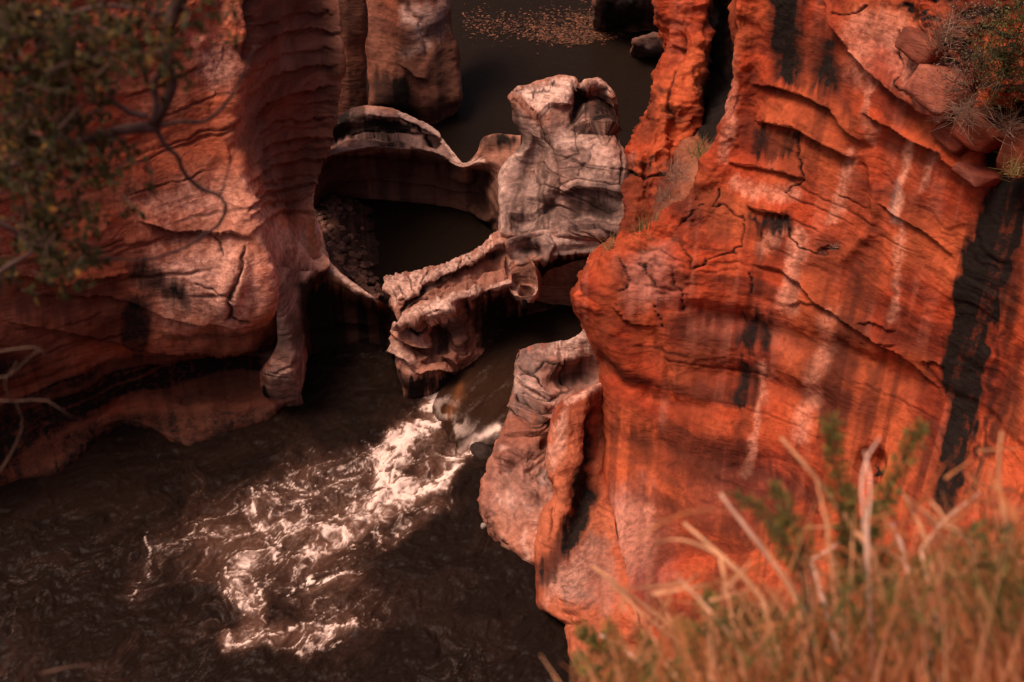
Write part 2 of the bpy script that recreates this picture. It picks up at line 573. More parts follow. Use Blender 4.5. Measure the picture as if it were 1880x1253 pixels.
# ================================================================== ROCKS
# ---- left cliff with its fin and scooped flank
Lr = [
 [(-300,-120,24.0),(0,-120,26.6),(120,-120,27.6),(240,-120,28.8),(340,-120,29.6),(410,-120,30.2),(460,-120,30.4),(500,-120,31.4),(545,-120,33.2),(585,-120,33.6),(622,-120,33.3)],
 [(-300,0,23.6),(0,0,26.0),(120,0,27.0),(240,0,27.9),(340,0,28.8),(410,0,29.4),(459,0,29.6),(500,0,30.8),(545,0,32.6),(585,0,33.0),(622,0,32.7)],
 [(-300,130,23.2),(0,130,25.4),(120,130,26.3),(240,130,27.1),(330,135,27.9),(395,140,28.4),(443,137,28.6),(485,135,29.9),(540,130,31.6),(590,130,32.2),(628,130,32.0)],
 [(-300,250,22.9),(0,250,25.0),(120,250,25.8),(240,250,26.6),(320,250,27.1),(380,245,27.5),(420,240,27.7),(455,242,28.8),(515,240,30.7),(570,240,31.6),(612,240,31.5)],
 [(-300,350,22.7),(0,350,24.8),(120,350,25.5),(240,350,26.1),(330,345,26.5),(400,338,26.9),(446,328,27.0),(478,332,28.2),(520,340,29.6),(555,352,30.4),(577,365,30.3)],
 [(-300,430,22.5),(0,430,24.6),(120,430,25.2),(240,430,25.7),(340,428,26.0),(425,420,26.3),(472,412,26.5),(498,415,27.4),(535,425,28.5),(568,435,29.2),(590,442,29.2)],
 [(-300,530,22.2),(0,530,24.3),(120,530,24.9),(240,530,25.3),(350,525,25.5),(440,522,25.6),(503,520,25.8),(525,522,26.4),(555,515,27.3),(585,503,28.0),(608,490,28.4)],
 [(-300,640,21.8),(0,620,24.0),(120,610,24.6),(240,610,25.1),(350,605,25.3),(440,600,25.4),(509,600,25.9),(525,600,26.5),(545,595,27.0),(565,585,27.8),(580,570,28.5)],
 [(-300,760,21.6),(0,720,23.8),(120,690,24.6),(240,690,25.5),(350,685,25.95),(430,680,26.2),(483,672,26.35),(502,664,26.5),(522,655,26.7),(545,648,27.0),(560,638,27.4)],
 [(-300,870,21.4),(0,800,23.5),(120,775,24.4),(240,752,25.2),(350,758,25.1),(430,736,25.65),(486,715,25.95),(500,712,26.0),(518,705,26.1),(540,698,26.3),(555,690,26.6)],
 [(-300,950,21.2),(0,855,23.1),(105,825,23.8),Z(225,772,.22),Z(335,793,.24),Z(432,760,.24),Z(494,733,.22),Z(508,733,.3),Z(523,737,.3),Z(542,735,.3),Z(554,728,.25)],
 [Z(-300,1010,-.05),Z(30,895,-.05),Z(112,870,-.05),Z(225,787,-.05),Z(343,824,-.05),Z(432,790,-.05),Z(500,770,-.05),Z(512,758,-.05),Z(525,750,-.05),Z(542,747,-.05),Z(556,743,-.05)],
]
R = Rock(Lr, right=(5, .5), seed=1)
R.weather(big=.12, strata=.055, rough=.03, freq=1.5, scallop=.04, warp=.6)
# scooped flank: stacked ledges
for y0, hh, w_ in ((30, .05, 12), (62, .12, 16), (98, .05, 9), (128, .10, 14), (172, .15, 16), (196, .05, 7), (224, .09, 10), (240, .04, 6), (262, .10, 11), (283, .05, 7), (300, .09, 9), (326, .05, 7), (345, .10, 10), (368, .05, 7), (392, .08, 9)):
    sg = RNG.uniform(10, 26)
    R.ledge([(446 + RNG.uniform(0, 20), y0 + 30 + sg), (478, y0 + 14), (520, y0 - 2), (575, y0 - 8), (624, y0 - 10 + RNG.uniform(-8, 8))], hh, up=w_, down=w_ * .8, rec=.8, wob=1.2)
for k in range(16):
    y0 = RNG.uniform(20, 400)
    R.stroke(0, [(455 + RNG.uniform(0, 40), y0 + 26), (500, y0 + 4), (560, y0 - 8), (618, y0 - 10)], (2, 5, 5, 3), RNG.uniform(.25, .55), .7, .9)
R.groove([(462, -20), (462, 60), (450, 110)], 9, .35)
R.groove([(425, 262), (428, 300), (470, 372)], 8, .12)
R.ledge([(60, 540), (200, 545), (330, 590), (430, 600), (505, 585)], .09, up=30, down=22)
R.ledge([(0, 590), (110, 600), (260, 640), (400, 640), (500, 630)], .16, up=20, down=22)
R.ledge([(250, 405), (330, 428), (420, 426), (470, 440)], .16, up=26, down=10, rec=.7)
R.bump(455, 350, 22, 60, .10, -15)
R.bump(380, 500, 90, 50, .15, 0)
R.ledge([(0, 500), (120, 520), (240, 500)], .15, up=30, down=20)
R.bump(430, 520, 24, 60, .16, 18, 2.5)
R.crack([(446, 455), (440, 500), (424, 545), (421, 585)], 3.2, .14)
R.crack([(420, 585), (440, 588), (454, 588)], 2.4, .08)
R.crack([(400, 432), (410, 470)], 2, .05)
R.crack([(360, 520), (420, 538), (430, 545)], 1.8, .05)
R.ledge([(265,668),(330,660),(420,650),(500,622)], .15, up=20, down=40, rec=1.0, wob=.6)
R.bump(390, 705, 90, 34, -.35, -8)
for q in range(20):
    R.seam(RNG.uniform(-20, 380), RNG.uniform(90, 740), RNG.uniform(60, 260), RNG.uniform(.02, .07), RNG.uniform(.012, .03), RNG.uniform(.3, .7))
R.bump(590, 560, 30, 50, -.3, 0)
# crumbly ground at the top
top = sst(160, 60, R.V) * sst(470, 430, R.U)
R.D += top * .16 * fbm(R.P * 2.4, 4, 8)
R.D += top * .10 * ridged(R.P * 1.3, 3, 18)
R.area(0, [(270,655),(380,655),(470,628),(506,606),(505,640),(478,686),(484,728),(494,742),(420,748),(370,764),(335,782),(285,766),(262,710)], .62, 30, .4)  # black stain, strengthened to paint in the alcove's shade
R.area(0, [(612,488),(575,500),(550,518),(540,552),(548,592),(562,640),(557,700),(590,700),(640,500)], .8, 9, .6)  # shade of the alcove beside the fin, painted as dark colour
R.area(0, [(-60,590),(100,600),(230,650),(275,700),(290,765),(215,770),(130,800),(60,850),(-60,900)], .55, 70, .35)  # dirty varnished rock, with shade painted in towards lower left
R.area(0, [(-80,640),(120,650),(260,648),(400,632),(508,606),(500,735),(420,742),(335,772),(270,762),(215,758),(140,800),(70,850),(-80,920)], .97, 30, .3)  # more painted shade over the lower wall and undercuts
R.area(0, [(-80,760),(120,780),(260,740),(400,720),(560,700),(560,780),(340,850),(120,900),(-80,960)], .92, 20, .3)  # painted shade carried down to the waterline lip
R.area(0, [(455,-60),(640,-60),(640,250),(585,350),(540,400),(500,400),(468,330),(435,270),(430,215),(455,130)], .50, 16, .8)
R.area(0, [(560,60),(620,60),(625,170),(570,165)], 0.0, 5)
R.area(1, [(455,-60),(640,-60),(640,250),(585,350),(540,400),(500,400),(468,330),(435,270),(430,215),(455,130)], .35, 16)
R.area(0, [(-60,470),(80,500),(200,520),(210,600),(100,600),(-60,580)], .55, 30)
for pts, k in (([(0,545),(110,560),(240,548)], .5), ([(20,600),(140,616),(260,640)], .4), ([(300,612),(400,622),(500,604)], .55), ([(300,640),(400,640),(500,622)], .4), ([(60,460),(180,470),(260,462)], .3), ([(0,690),(120,700),(240,735)], .4)):
    R.stroke(0, pts, (5, 9, 6), k, 1.2, .9)
R.stroke(2, [(130,838),(190,788),(240,778),(285,786),(345,812),(400,788),(470,762),(520,744)], 4, .22, .5)  # painted highlight along the shelf lip
R.area(0, [(230,540),(275,545),(285,600),(265,680),(240,690),(215,610)], .85, 12)
R.stroke(0, [(255,490),(290,520),(330,540)], 20, .85)
R.area(0, [(170,520),(215,500),(240,560),(215,650),(170,640)], .5, 18)
R.stroke(0, [(0,640),(110,690),(215,760)], 26, .35)
R.stroke(0, [(462,-10),(465,40),(450,100)], 8, .8)
R.area(2, [(265,480),(330,450),(420,445),(488,485),(498,550),(420,590),(310,580),(280,550)], .75, 40)  # sunlit zone of the wall, painted pale
R.area(2, [(240,370),(330,345),(420,320),(465,370),(472,425),(400,420),(260,400)], .55, 40)  # upper part of the sunlit zone, its light painted too
R.area(2, [(340,60),(430,90),(440,140),(400,170),(350,140)], .45, 20)
R.area(1, [(475,400),(560,440),(610,470),(600,490),(540,540),(560,640),(553,740),(490,730),(480,690),(515,600)], .5, 14)
R.area(2, [(482,680),(515,640),(548,650),(553,735),(520,745),(490,728)], .45, 10)
R.stroke(2, [(480,400),(510,440),(560,455),(600,475)], 18, .4)  # lit shoulder of the fin, light painted in as pale colour
R.stroke(2, [(446,330),(470,400),(500,500),(512,560)], 9, .5)  # crest highlight painted on
R.stroke(2, [(577,365),(590,440),(606,485)], 7, .6)
bz = R.P[..., 2] * 4.2 + .8 * fbm(R.P * .5, 3, 92)
bands = np.clip(fbm(np.stack([bz, bz * 0, bz * 0], -1), 3, 93) * 1.3 + .5, 0, 1)
low_ = sst(600, 680, R.V)
R.M[..., 0] *= 1 - low_ * (.42 - .30 * sst(735, 765, R.V)) * bands
left_cliff = tag(R.build("cliff", M_left), "tall layered red brown cliff on the left, its foot in the dark river", None, None, "structure")

# blade-like foot of the fin, standing in the river
Xr = [
 [(497,486,26.1),(520,490,26.4),(550,498,27.0),(585,496,27.7)],
 [(507,543,25.75),(520,545,25.9),(540,545,26.3),(566,540,27.2)],
 [(507,600,25.6),(520,600,25.55),(540,600,25.8),(562,595,26.8)],
 [(505,640,25.5),(520,642,25.4),(540,640,25.5),(560,632,26.5)],
 [(483,672,25.5),(505,668,25.2),(532,664,25.2),(556,655,26.0)],
 [(477,693,25.45),(500,692,25.15),(528,690,25.1),(552,688,25.7)],
 [(485,724,25.6),(505,724,25.4),(530,724,25.35),(553,720,25.6)],
 [Z(512,741,-.05),Z(521,746,-.05),Z(535,749,-.05),Z(556,743,-.05)],
]
R = Rock(Xr, left=(3, .5), right=(3, .6), seed=22, step=1.8)
R.weather(big=.04, strata=.02, rough=.03, freq=3)
for q in range(12):
    R.seam(RNG.uniform(475, 520), RNG.uniform(540, 735), RNG.uniform(25, 60), RNG.uniform(.015, .035), .014, RNG.uniform(.2, .5))
R.groove([(498,690),(520,682),(545,668)], 3, .06)
R.bump(535, 725, 14, 12, -.10); R.bump(498, 705, 10, 16, .06)
R.area(1, [(490,480),(600,480),(560,640),(556,750),(480,740),(475,690),(500,640)], .6, 10)
R.area(0, [(505,580),(565,570),(566,640),(530,650),(505,640)], .42, 14)
R.area(0, [(545,520),(600,490),(590,560),(560,640),(548,600)], .7, 9, .6)  # alcove shade carried onto the foot as dark colour
R.area(2, [(483,675),(520,664),(548,668),(550,730),(520,740),(490,725)], .35, 10)
R.stroke(0, [(480,712),(490,735),(512,744)], 5, .7)
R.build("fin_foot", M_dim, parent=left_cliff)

# ---- thin rim and alcove between the fin and the central rocks
Ar = [
 [(575,392,29.7),(606,478,28.7),(648,518,27.95),(690,545,27.4),(716,566,28.3)],
 [(578,408,29.3),(604,486,28.5),(645,528,27.75),(688,553,27.3),(716,572,28.3)],
 [(560,520,28.0),(592,545,28.2),(640,562,28.3),(690,580,28.2),(718,588,28.4)],
 [(552,600,27.6),(580,605,28.0),(632,600,28.3),(690,605,28.2),(720,612,28.2)],
 [Z(548,676,-.05),Z(578,652,-.05),Z(632,637,-.05),Z(686,634,-.05),Z(722,645,-.05)],
]
R = Rock(Ar, top=(10, .25), seed=2)
R.weather(big=.05, strata=.04, rough=.02, freq=2.2)
R.area(0, [(555,530),(600,515),(640,535),(700,560),(722,600),(722,645),(560,690)], .78, 14)  # alcove shade painted dark under the rim
R.ledge([(560,610),(620,590),(700,598)], .08, up=14, down=10)
R.stroke(2, [(577,400),(606,482),(648,522),(690,550)], 7, .9)
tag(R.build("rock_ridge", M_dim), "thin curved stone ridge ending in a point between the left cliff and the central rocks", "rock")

# ---- far lip of the pothole with its hollow back wall
Er = [
 [Z(556,290,2.9),Z(622,212,3.25),Z(672,197,3.3),Z(730,202,3.25),Z(796,238,2.95),Z(827,270,2.65),Z(848,299,2.5),Z(872,285,2.6),Z(893,249,3.0),Z(955,243,3.2)],
 [Z(558,300,2.85),Z(620,226,3.23),Z(676,212,3.28),Z(737,214,3.22),Z(800,248,2.93),Z(828,278,2.63),Z(849,301,2.49),Z(874,288,2.6),Z(896,258,2.98),Z(955,262,3.05)],
 [Z(560,320,2.65),Z(616,258,2.8),Z(678,244,2.78),Z(742,247,2.74),Z(802,266,2.68),Z(829,290,2.52),Z(849,304,2.47),Z(877,293,2.55),Z(902,284,2.68),Z(950,295,2.75)],
 [Z(565,338,2.55),Z(607,288,2.8),Z(680,272,2.8),Z(750,276,2.65),Z(800,287,2.5),Z(831,303,2.42),Z(850,310,2.4),Z(880,301,2.45),Z(908,303,2.6),Z(940,320,2.6)],
 [(569,352,32.4),(612,306,33.6),(682,296,34.0),(750,300,34.1),(800,308,34.0),(832,318,33.8),(852,324,33.6),(882,322,33.2),(909,332,32.4),(930,348,31.5)],
 [(572,368,32.2),(615,332,33.7),(682,330,34.3),(750,335,34.4),(800,340,34.3),(832,346,34.0),(852,352,33.7),(882,358,33.0),(908,376,32.1),(925,395,31.3)],
 [Z(580,392,.5),Z(618,362,.5),Z(682,366,.5),Z(750,372,.5),Z(800,376,.5),Z(832,380,.5),Z(852,386,.5),Z(882,398,.5),Z(905,422,.5),Z(920,445,.5)],
]
R = Rock(Er, top=(9, .35), seed=3, step=1.8)
R.weather(big=.05, strata=.035, rough=.03, freq=2.6)
R.ledge([(612,268),(680,262),(750,268),(800,282),(846,304)], .10, up=12, down=10, rec=.8)
R.ledge([(674,212),(705,214),(737,216),(765,231),(800,250),(822,262)], .07, up=7, down=7, rec=1.2, wob=.4)
R.ledge([(640,256),(690,250),(740,254),(775,264),(800,275)], .10, up=10, down=7, rec=1.0)
R.crack([(735,212),(760,240),(790,262)], 1.8, .07)
R.bump(712, 232, 26, 9, -.18, 8)
R.bump(800, 262, 9, 6, -.14)
R.bump(790, 262, 12, 8, -.16); R.bump(740, 215, 22, 8, -.1, 20)
R.bump(905, 262, 26, 14, .12, -10)
R.groove([(600,300),(690,300),(800,312),(900,330)], 7, .2)
R.ledge([(600,335),(690,328),(800,338),(880,356)], .12, up=10, down=9)
R.ledge([(860,378),(885,398),(906,412)], .2, up=9, down=8)
R.area(0, [(556,300),(640,283),(760,286),(850,316),(915,330),(930,450),(560,420)], .5, 9)  # undercut shade of the back wall, painted in
R.area(0, [(560,180),(668,180),(674,214),(735,222),(770,240),(740,248),(690,250),(600,262),(560,300)], .8, 6, .7)  # shadowed, dark-stained left part of the tongue, shade painted in
for q in range(14):
    R.seam(RNG.uniform(600, 780), RNG.uniform(240, 370), RNG.uniform(80, 220), RNG.uniform(.03, .07), .02, RNG.uniform(.3, .6))
R.stroke(0, [(888,262),(905,260),(935,262)], 13, .75)
R.area(1, [(600,200),(680,190),(830,255),(850,300),(830,305),(750,282),(610,285)], .75, 10)
R.stroke(2, [(735,207),(800,243),(824,262),(846,301),(880,295)], 6, .8)
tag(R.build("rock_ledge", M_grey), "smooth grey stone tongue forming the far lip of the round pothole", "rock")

# ---- dark slab wall behind the fin, boulder by the upstream pool
Gr = [[(598,-120,37.4),(640,-120,37.2),(670,-120,37.6)],[(598,0,36.8),(640,0,36.4),(671,0,36.8)],[(598,100,36.4),(642,100,36.1),(675,100,36.4)],
      [(598,200,36.0),(642,200,35.8),(677,196,36.2)],[(596,270,35.8),(640,270,35.6),(682,270,36.0)]]
R = Rock(Gr, right=(6, .6), seed=4)
R.weather(big=.08, strata=.06, rough=.03, freq=2.4)
R.area(0, [(598,-100),(680,-100),(680,280),(598,280)], .42, 6)
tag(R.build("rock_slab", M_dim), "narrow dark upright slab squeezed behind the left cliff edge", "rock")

Fr = [[(672,-120,41.2),(715,-120,40.6),(765,-120,40.4),(805,-120,40.8),(832,-120,41.4)],
      [(672,0,40.4),(715,0,39.7),(765,0,39.5),(805,0,39.9),(834,0,40.6)],
      [(673,80,39.8),(718,80,39.1),(768,80,38.8),(808,80,39.2),(837,80,39.9)],
      [(675,150,39.3),(722,150,38.5),(775,150,38.2),(815,152,38.4),(849,152,39.1)],
      [(678,184,38.9),(728,192,38.2),(780,198,37.9),(815,192,38.1),(848,183,38.7)],
      [Z(684,205,.5),Z(735,216,.5),Z(785,227,.5),Z(815,216,.5),Z(842,198,.5)]]
R = Rock(Fr, left=(5, .5), right=(6, .6), seed=5)
R.weather(big=.12, strata=.02, rough=.04, freq=1.5)
R.groove([(745,10),(770,40),(785,80),(780,110)], 8, .22)
R.bump(755, 60, 26, 40, .25, 20); R.bump(800, 30, 22, 30, .2)
R.ledge([(735,118),(760,140),(785,150)], .2, up=20, down=12)
R.area(0, [(675,120),(730,130),(765,160),(780,230),(675,210)], .85, 12)
R.area(0, [(790,70),(840,60),(850,180),(800,215),(785,150)], .5, 14)
R.area(1, [(735,0),(830,0),(832,60),(780,80),(750,70)], .75, 14)
R.stroke(2, [(745,20),(775,55),(782,85),(740,100)], 9, .6)
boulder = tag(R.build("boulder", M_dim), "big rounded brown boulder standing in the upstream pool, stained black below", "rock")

# ---- central pillar
Dr = [
 [Z(952,166,5.0),Z(1000,148,5.1),Z(1038,141,5.1),Z(1066,152,5.0),Z(1080,150,5.0),Z(1103,148,4.95),Z(1126,178,4.8)],
 [Z(939,176,4.95),Z(968,190,4.9),Z(1030,172,5.0),Z(1056,170,5.0),Z(1078,160,5.0),Z(1108,160,4.9),Z(1130,192,4.6)],
 [Z(941,183,4.8),Z(985,210,4.8),Z(1018,196,4.85),Z(1050,190,4.7),Z(1080,182,4.4),Z(1112,186,4.3),Z(1132,214,4.2)],
 [(949,222,31.6),(992,236,30.8),(1020,232,30.9),(1052,228,31.1),(1084,222,31.3),(1112,226,31.3),(1134,240,31.4)],
 [(952,258,31.3),(1000,272,30.5),(1030,268,30.4),(1058,262,30.5),(1086,248,30.8),(1115,246,30.7),(1142,268,30.6)],
 [(930,288,31.2),(1002,305,30.3),(1036,302,30.0),(1062,298,29.95),(1090,290,29.9),(1120,285,29.9),(1146,300,30.0)],
 [(912,322,30.9),(998,340,29.9),(1030,340,29.7),(1062,338,29.5),(1090,332,29.4),(1122,330,29.4),(1150,335,29.6)],
 [(913,362,30.2),(978,378,29.55),(1026,378,29.4),(1060,375,29.2),(1090,372,29.05),(1124,368,29.0),(1155,372,29.2)],
 [(916,400,29.5),(968,412,29.0),(1022,412,29.0),(1058,410,28.8),(1090,405,28.7),(1126,402,28.6),(1160,405,28.8)],
 [(914,430,28.9),(960,436,28.6),(1018,432,28.6),(1058,432,28.5),(1090,430,28.4),(1126,430,28.3),(1160,440,28.3)],
 [(915,462,29.2),(955,460,29.0),(1015,455,28.9),(1058,455,28.8),(1090,455,28.7),(1126,460,28.5),(1160,470,28.4)],
]
R = Rock(Dr, top=(7, .45), left=(4, .45), right=(4, .5), seed=6, step=1.6)
R.weather(big=.08, strata=.03, rough=.045, freq=2.6)
R.D += .02 * ridged(R.P * np.array([3, 3, 5]), 3, 66)
R.groove([(1066,150),(1060,190),(1052,225)], 6, .25)
R.bump(1095, 195, 30, 26, .22)
R.ledge([(1046,232),(1075,240),(1100,243),(1138,246)], .26, up=26, down=10, rec=.6)
R.ledge([(944,180),(985,212),(1006,198),(1050,188)], .12, up=18, down=8)
R.bump(975, 290, 30, 62, -.42, 8)
R.groove([(990,214),(1006,262),(1021,318),(1024,372)], 5, .20)
R.ledge([(1024,372),(1021,318),(1006,262),(990,214)], .10, up=22, down=12, rec=.4)
R.bump(1000, 330, 18, 70, .12, 10)
R.ledge([(1025,356),(1060,346),(1110,350),(1150,362)], .15, up=30, down=26, rec=1.2)
R.ledge([(930,392),(975,384),(1020,362)], .09, up=22, down=18, rec=1.2)
R.groove([(935,412),(975,404),(1020,390)], 6, .07)
R.groove([(930,345),(970,338),(1018,322)], 10, .06)
R.ledge([(1035,426),(1065,418),(1100,422),(1150,434)], .12, up=16, down=5, rec=.8)
R.bump(1088, 388, 58, 22, -.36, 4, 1.3)
R.bump(978, 392, 36, 22, -.28, -20, 1.3)
R.bump(1040, 250, 20, 34, -.10, 10)
R.bump(1105, 300, 34, 30, .10)
R.bump(1010, 425, 14, 8, -.3)
R.bump(1005, 375, 16, 12, -.2)
R.bump(985, 165, 26, 9, -.14, -8)
for q in range(16):
    R.seam(RNG.uniform(930, 1060), RNG.uniform(220, 420), RNG.uniform(50, 130), RNG.uniform(.02, .05), .014, RNG.uniform(.3, .6))
R.crack([(1064,325),(1066,312),(1078,300),(1084,280),(1090,268)], 1.80, 0.063, .5)
R.crack([(1028,338),(1060,330),(1110,340),(1150,345)], 1.50, 0.049, .5)
R.crack([(1135,250),(1136,300),(1135,340)], 1.65, 0.070, .5)
R.crack([(975,300),(985,330),(975,380)], 1.35, 0.035, .5)
R.crack([(1035,290),(1062,284),(1060,250),(1050,230)], 1.35, 0.035, .5)
R.crack([(1030,310),(1080,306),(1140,312)], 1.20, 0.035, .5)
for k in range(15):        # flow marks bending down the hollowed flank
    o_ = k * 6.2 + RNG.uniform(-2, 2)
    R.stroke(0 if k % 2 else 2, [(946 + o_ * .45, 205 + k), (958 + o_ * .5, 262), (938 + o_ * .9, 318), (925 + o_ * 1.05, 372), (922 + o_ * 1.08, 420)], (2, 4.5, 5, 5, 2), RNG.uniform(.12, .34), .9, .9)
for k in range(12):        # arcs worn across the lower right faces
    v_ = 300 + k * 11 + RNG.uniform(-3, 3)
    R.stroke(0 if k % 3 else 2, [(1028, v_ + 8), (1062, v_ - 2), (1105, v_), (1150, v_ + 10)], (2, 4.5, 4.5, 2), RNG.uniform(.12, .36), 1.0, .9)
R.stroke(0, [(942,192),(950,235),(946,268)], 5, .5)
R.area(1, [(935,205),(985,215),(1050,195),(1150,250),(1160,440),(900,440),(900,290)], .80, 12)
R.area(2, [(940,172),(1035,142),(1066,152),(1050,186),(990,208)], .85, 5, .6)
R.stroke(2, [(1078,156),(1103,150),(1118,162)], 9, .5)
R.area(0, [(1054,165),(1078,158),(1128,190),(1134,236),(1085,236),(1052,215)], .62, 7)
R.area(0, [(968,170),(990,162),(1012,158),(1012,168),(980,176)], .8, 4)
R.stroke(0, [(1092,236),(1110,228),(1122,238)], 9, .7)
R.area(0, [(1030,378),(1075,352),(1130,358),(1152,385),(1110,402),(1040,402)], .55, 14)  # shade below the overhang painted into the colour
R.area(0, [(945,400),(985,380),(1022,366),(1026,400),(985,420),(950,424)], .42, 12)  # painted shade in the lower left scoop
R.area(0, [(1002,230),(1024,232),(1030,330),(1016,330)], .25, 10)
R.stroke(2, [(1035,250),(1090,262),(1120,300),(1080,330)], 16, .45)
R.stroke(2, [(955,250),(945,280),(915,300),(916,330),(914,380),(912,425)], 8, .55)
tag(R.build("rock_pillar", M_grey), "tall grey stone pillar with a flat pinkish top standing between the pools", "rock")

# ---- front rock: stepped rim running from the pillar down to the rapid
def zz(us_vs, hs): return [Z(u, v, h) for (u, v), h in zip(us_vs, hs)]
Cr = [
 zz([(712,508),(745,500),(787,492),(830,478),(876,457),(904,433),(928,418)], (2.36,2.42,2.46,2.52,2.6,2.68,2.75)),
 zz([(709,520),(744,522),(787,503),(831,488),(874,468),(904,445),(930,432)], (2.34,2.42,2.46,2.52,2.6,2.68,2.75)),
 zz([(716,556),(745,550),(786,519),(833,502),(873,481),(908,458),(934,446)], (2.22,2.32,2.38,2.44,2.5,2.56,2.62)),
 zz([(724,578),(752,558),(791,532),(837,512),(877,492),(911,470),(936,462)], (2.08,2.14,2.18,2.22,2.26,2.3,2.38)),
 zz([(727,588),(755,572),(794,548),(840,528),(882,508),(914,488),(938,485)], (2.05,2.10,2.14,2.18,2.2,2.2,2.2)),
 zz([(725,599),(754,592),(792,580),(834,560),(874,545),(909,533),(940,522)], (2.0,2.06,2.10,2.14,2.14,2.12,2.1)),
 [(722,606,26.75),(754,606,26.45),(792,597,26.62),(830,576,27.1),(874,555,27.45),(910,542,27.75),(942,530,27.9)],
 [(718,622,26.75),(756,624,26.35),(798,616,26.75),(824,604,26.85),(876,575,27.7),(914,556,28.3),(946,542,28.5)],
 [(720,646,26.6),(756,646,26.2),(800,640,26.6),(830,630,26.6),(878,600,27.6),(916,575,28.4),(948,558,28.8)],
 [(726,672,26.4),(758,680,25.95),(802,668,26.1),(842,652,26.5),(884,622,27.4),(918,596,28.2),(950,576,28.8)],
 [(734,700,26.15),(758,708,25.85),(806,690,26.0),(846,672,26.5),(886,636,27.25),(919,606,28.0),(951,584,28.6)],
 [Z(742,728,-.05),Z(760,736,-.05),Z(808,724,.05),Z(852,690,.3),Z(890,648,.42),Z(920,612,.45),Z(952,589,.46)],
]
R = Rock(Cr, top=(7, .3), left=(4, .4), seed=7, step=1.6)
R.weather(big=.04, strata=.025, rough=.045, freq=3.0)
R.groove([(729,583),(753,553),(786,528),(832,504),(870,488),(918,462)], 4.0, .11, .5)
R.groove([(783,550),(821,531),(870,509),(905,494)], 2.6, .12, .6)
R.bump(908, 488, 16, 7, -.26, -18)
R.bump(858, 533, 15, 7, -.16, -18); R.bump(858, 532, 26, 12, .10, -18)
R.bump(918, 512, 9, 4, -.12, -15)
R.bump(842, 622, 22, 44, .16, -12)
R.groove([(822,580),(819,606),(830,634),(846,656)], 3.5, .16)
R.ledge([(722,601),(752,607),(775,590),(790,596),(820,594)], .12, up=10, down=9, rec=1.1)
R.ledge([(722,612),(758,636),(778,640),(790,612)], .22, up=9, down=10, rec=1.2)
R.ledge([(716,640),(745,660),(762,682)], .20, up=12, down=9, rec=1.0)
R.ledge([(770,664),(800,656),(840,668)], .16, up=9, down=9, rec=1.0)
R.ledge([(765,684),(800,678),(842,682)], .18, up=8, down=9, rec=1.0)
R.bump(808, 632, 18, 22, -.22)
R.crack([(724,592),(745,570),(775,555),(815,545)], 2.0, .08)
R.crack([(742,608),(770,614),(790,598)], 1.8, .08)
for a in ((750,505,760,535),(785,497,778,520),(815,485,822,502),(845,475,838,492),(735,520,748,545),(862,466,870,478),(722,530,735,560)):
    R.crack([a[:2], a[2:]], 1.5, .05, .5)
for k in range(26):
    R.bump(RNG.uniform(716, 900), RNG.uniform(505, 560), RNG.uniform(3, 8), RNG.uniform(2, 5), -.07, RNG.uniform(-40, 10))
for k in range(14):
    R.bump(RNG.uniform(785, 822), RNG.uniform(562, 592), RNG.uniform(3, 6), RNG.uniform(2, 4), -.08, RNG.uniform(-40, 40))
for bu, bv, br, ba in ((752,604,9,-.16), (776,588,8,-.14), (800,596,9,-.12), (845,556,9,-.14), (872,551,7,-.10), (900,538,8,-.12), (768,522,9,-.10), (812,506,8,-.09), (850,492,7,-.08), (720,545,8,-.12), (735,515,8,.06), (800,500,9,.06), (880,468,8,.06), (826,566,9,.10), (760,592,9,.10)):
    R.bump(bu, bv, br * 1.4, br * .7, ba, RNG.uniform(-30, 10))
R.bump(815, 612, 20, 12, -.22, -20)
rg = sst(720, 620, R.V) * sst(940, 880, R.U)
R.D += rg * (.085 * fbm(R.P * 3.6, 5, 28, .6) + .05 * (ridged(R.P * 2.2, 3, 29) - .5))
R.area(2, [(780,562),(822,556),(828,580),(812,596),(778,590)], 1.0, 5)  # upturned lit patch, its light painted pale
R.area(2, [(712,510),(790,494),(910,436),(912,455),(830,500),(740,556),(718,556)], .62, 7)
R.stroke(2, [(735,594),(775,574),(821,558),(856,547),(897,534),(935,520)], 7, .6)
R.stroke(2, [(730,604),(755,614),(770,626)], 8, .5)  # lit step, light painted as pale colour
R.stroke(2, [(722,632),(745,658),(758,676)], 8, .45)  # next lit step down, painted the same way
R.area(0, [(846,560),(905,542),(960,530),(960,595),(900,640),(870,640)], .72, 9)  # shade of the hollow front face painted dark
R.area(0, [(822,596),(840,570),(870,560),(880,620),(850,655),(832,640)], .40, 9)  # weaker painted shade on the same front
R.area(0, [(725,664),(760,690),(810,692),(850,670),(845,735),(745,738)], .88, 9)
R.area(0, [(700,540),(716,560),(722,640),(735,700),(720,700),(700,640)], .75, 5)
R.area(0, [(790,602),(818,598),(828,640),(790,655)], .55, 9)  # painted shade on the face turned to the viewer
R.stroke(0, [(735,572),(753,553),(790,529),(832,506),(870,489),(922,464)], 5, .62, .6)
front_rock = tag(R.build("rock_spur", M_grey), "low stepped pink brown rock spur with a gutter running down to the rapid", "rock")

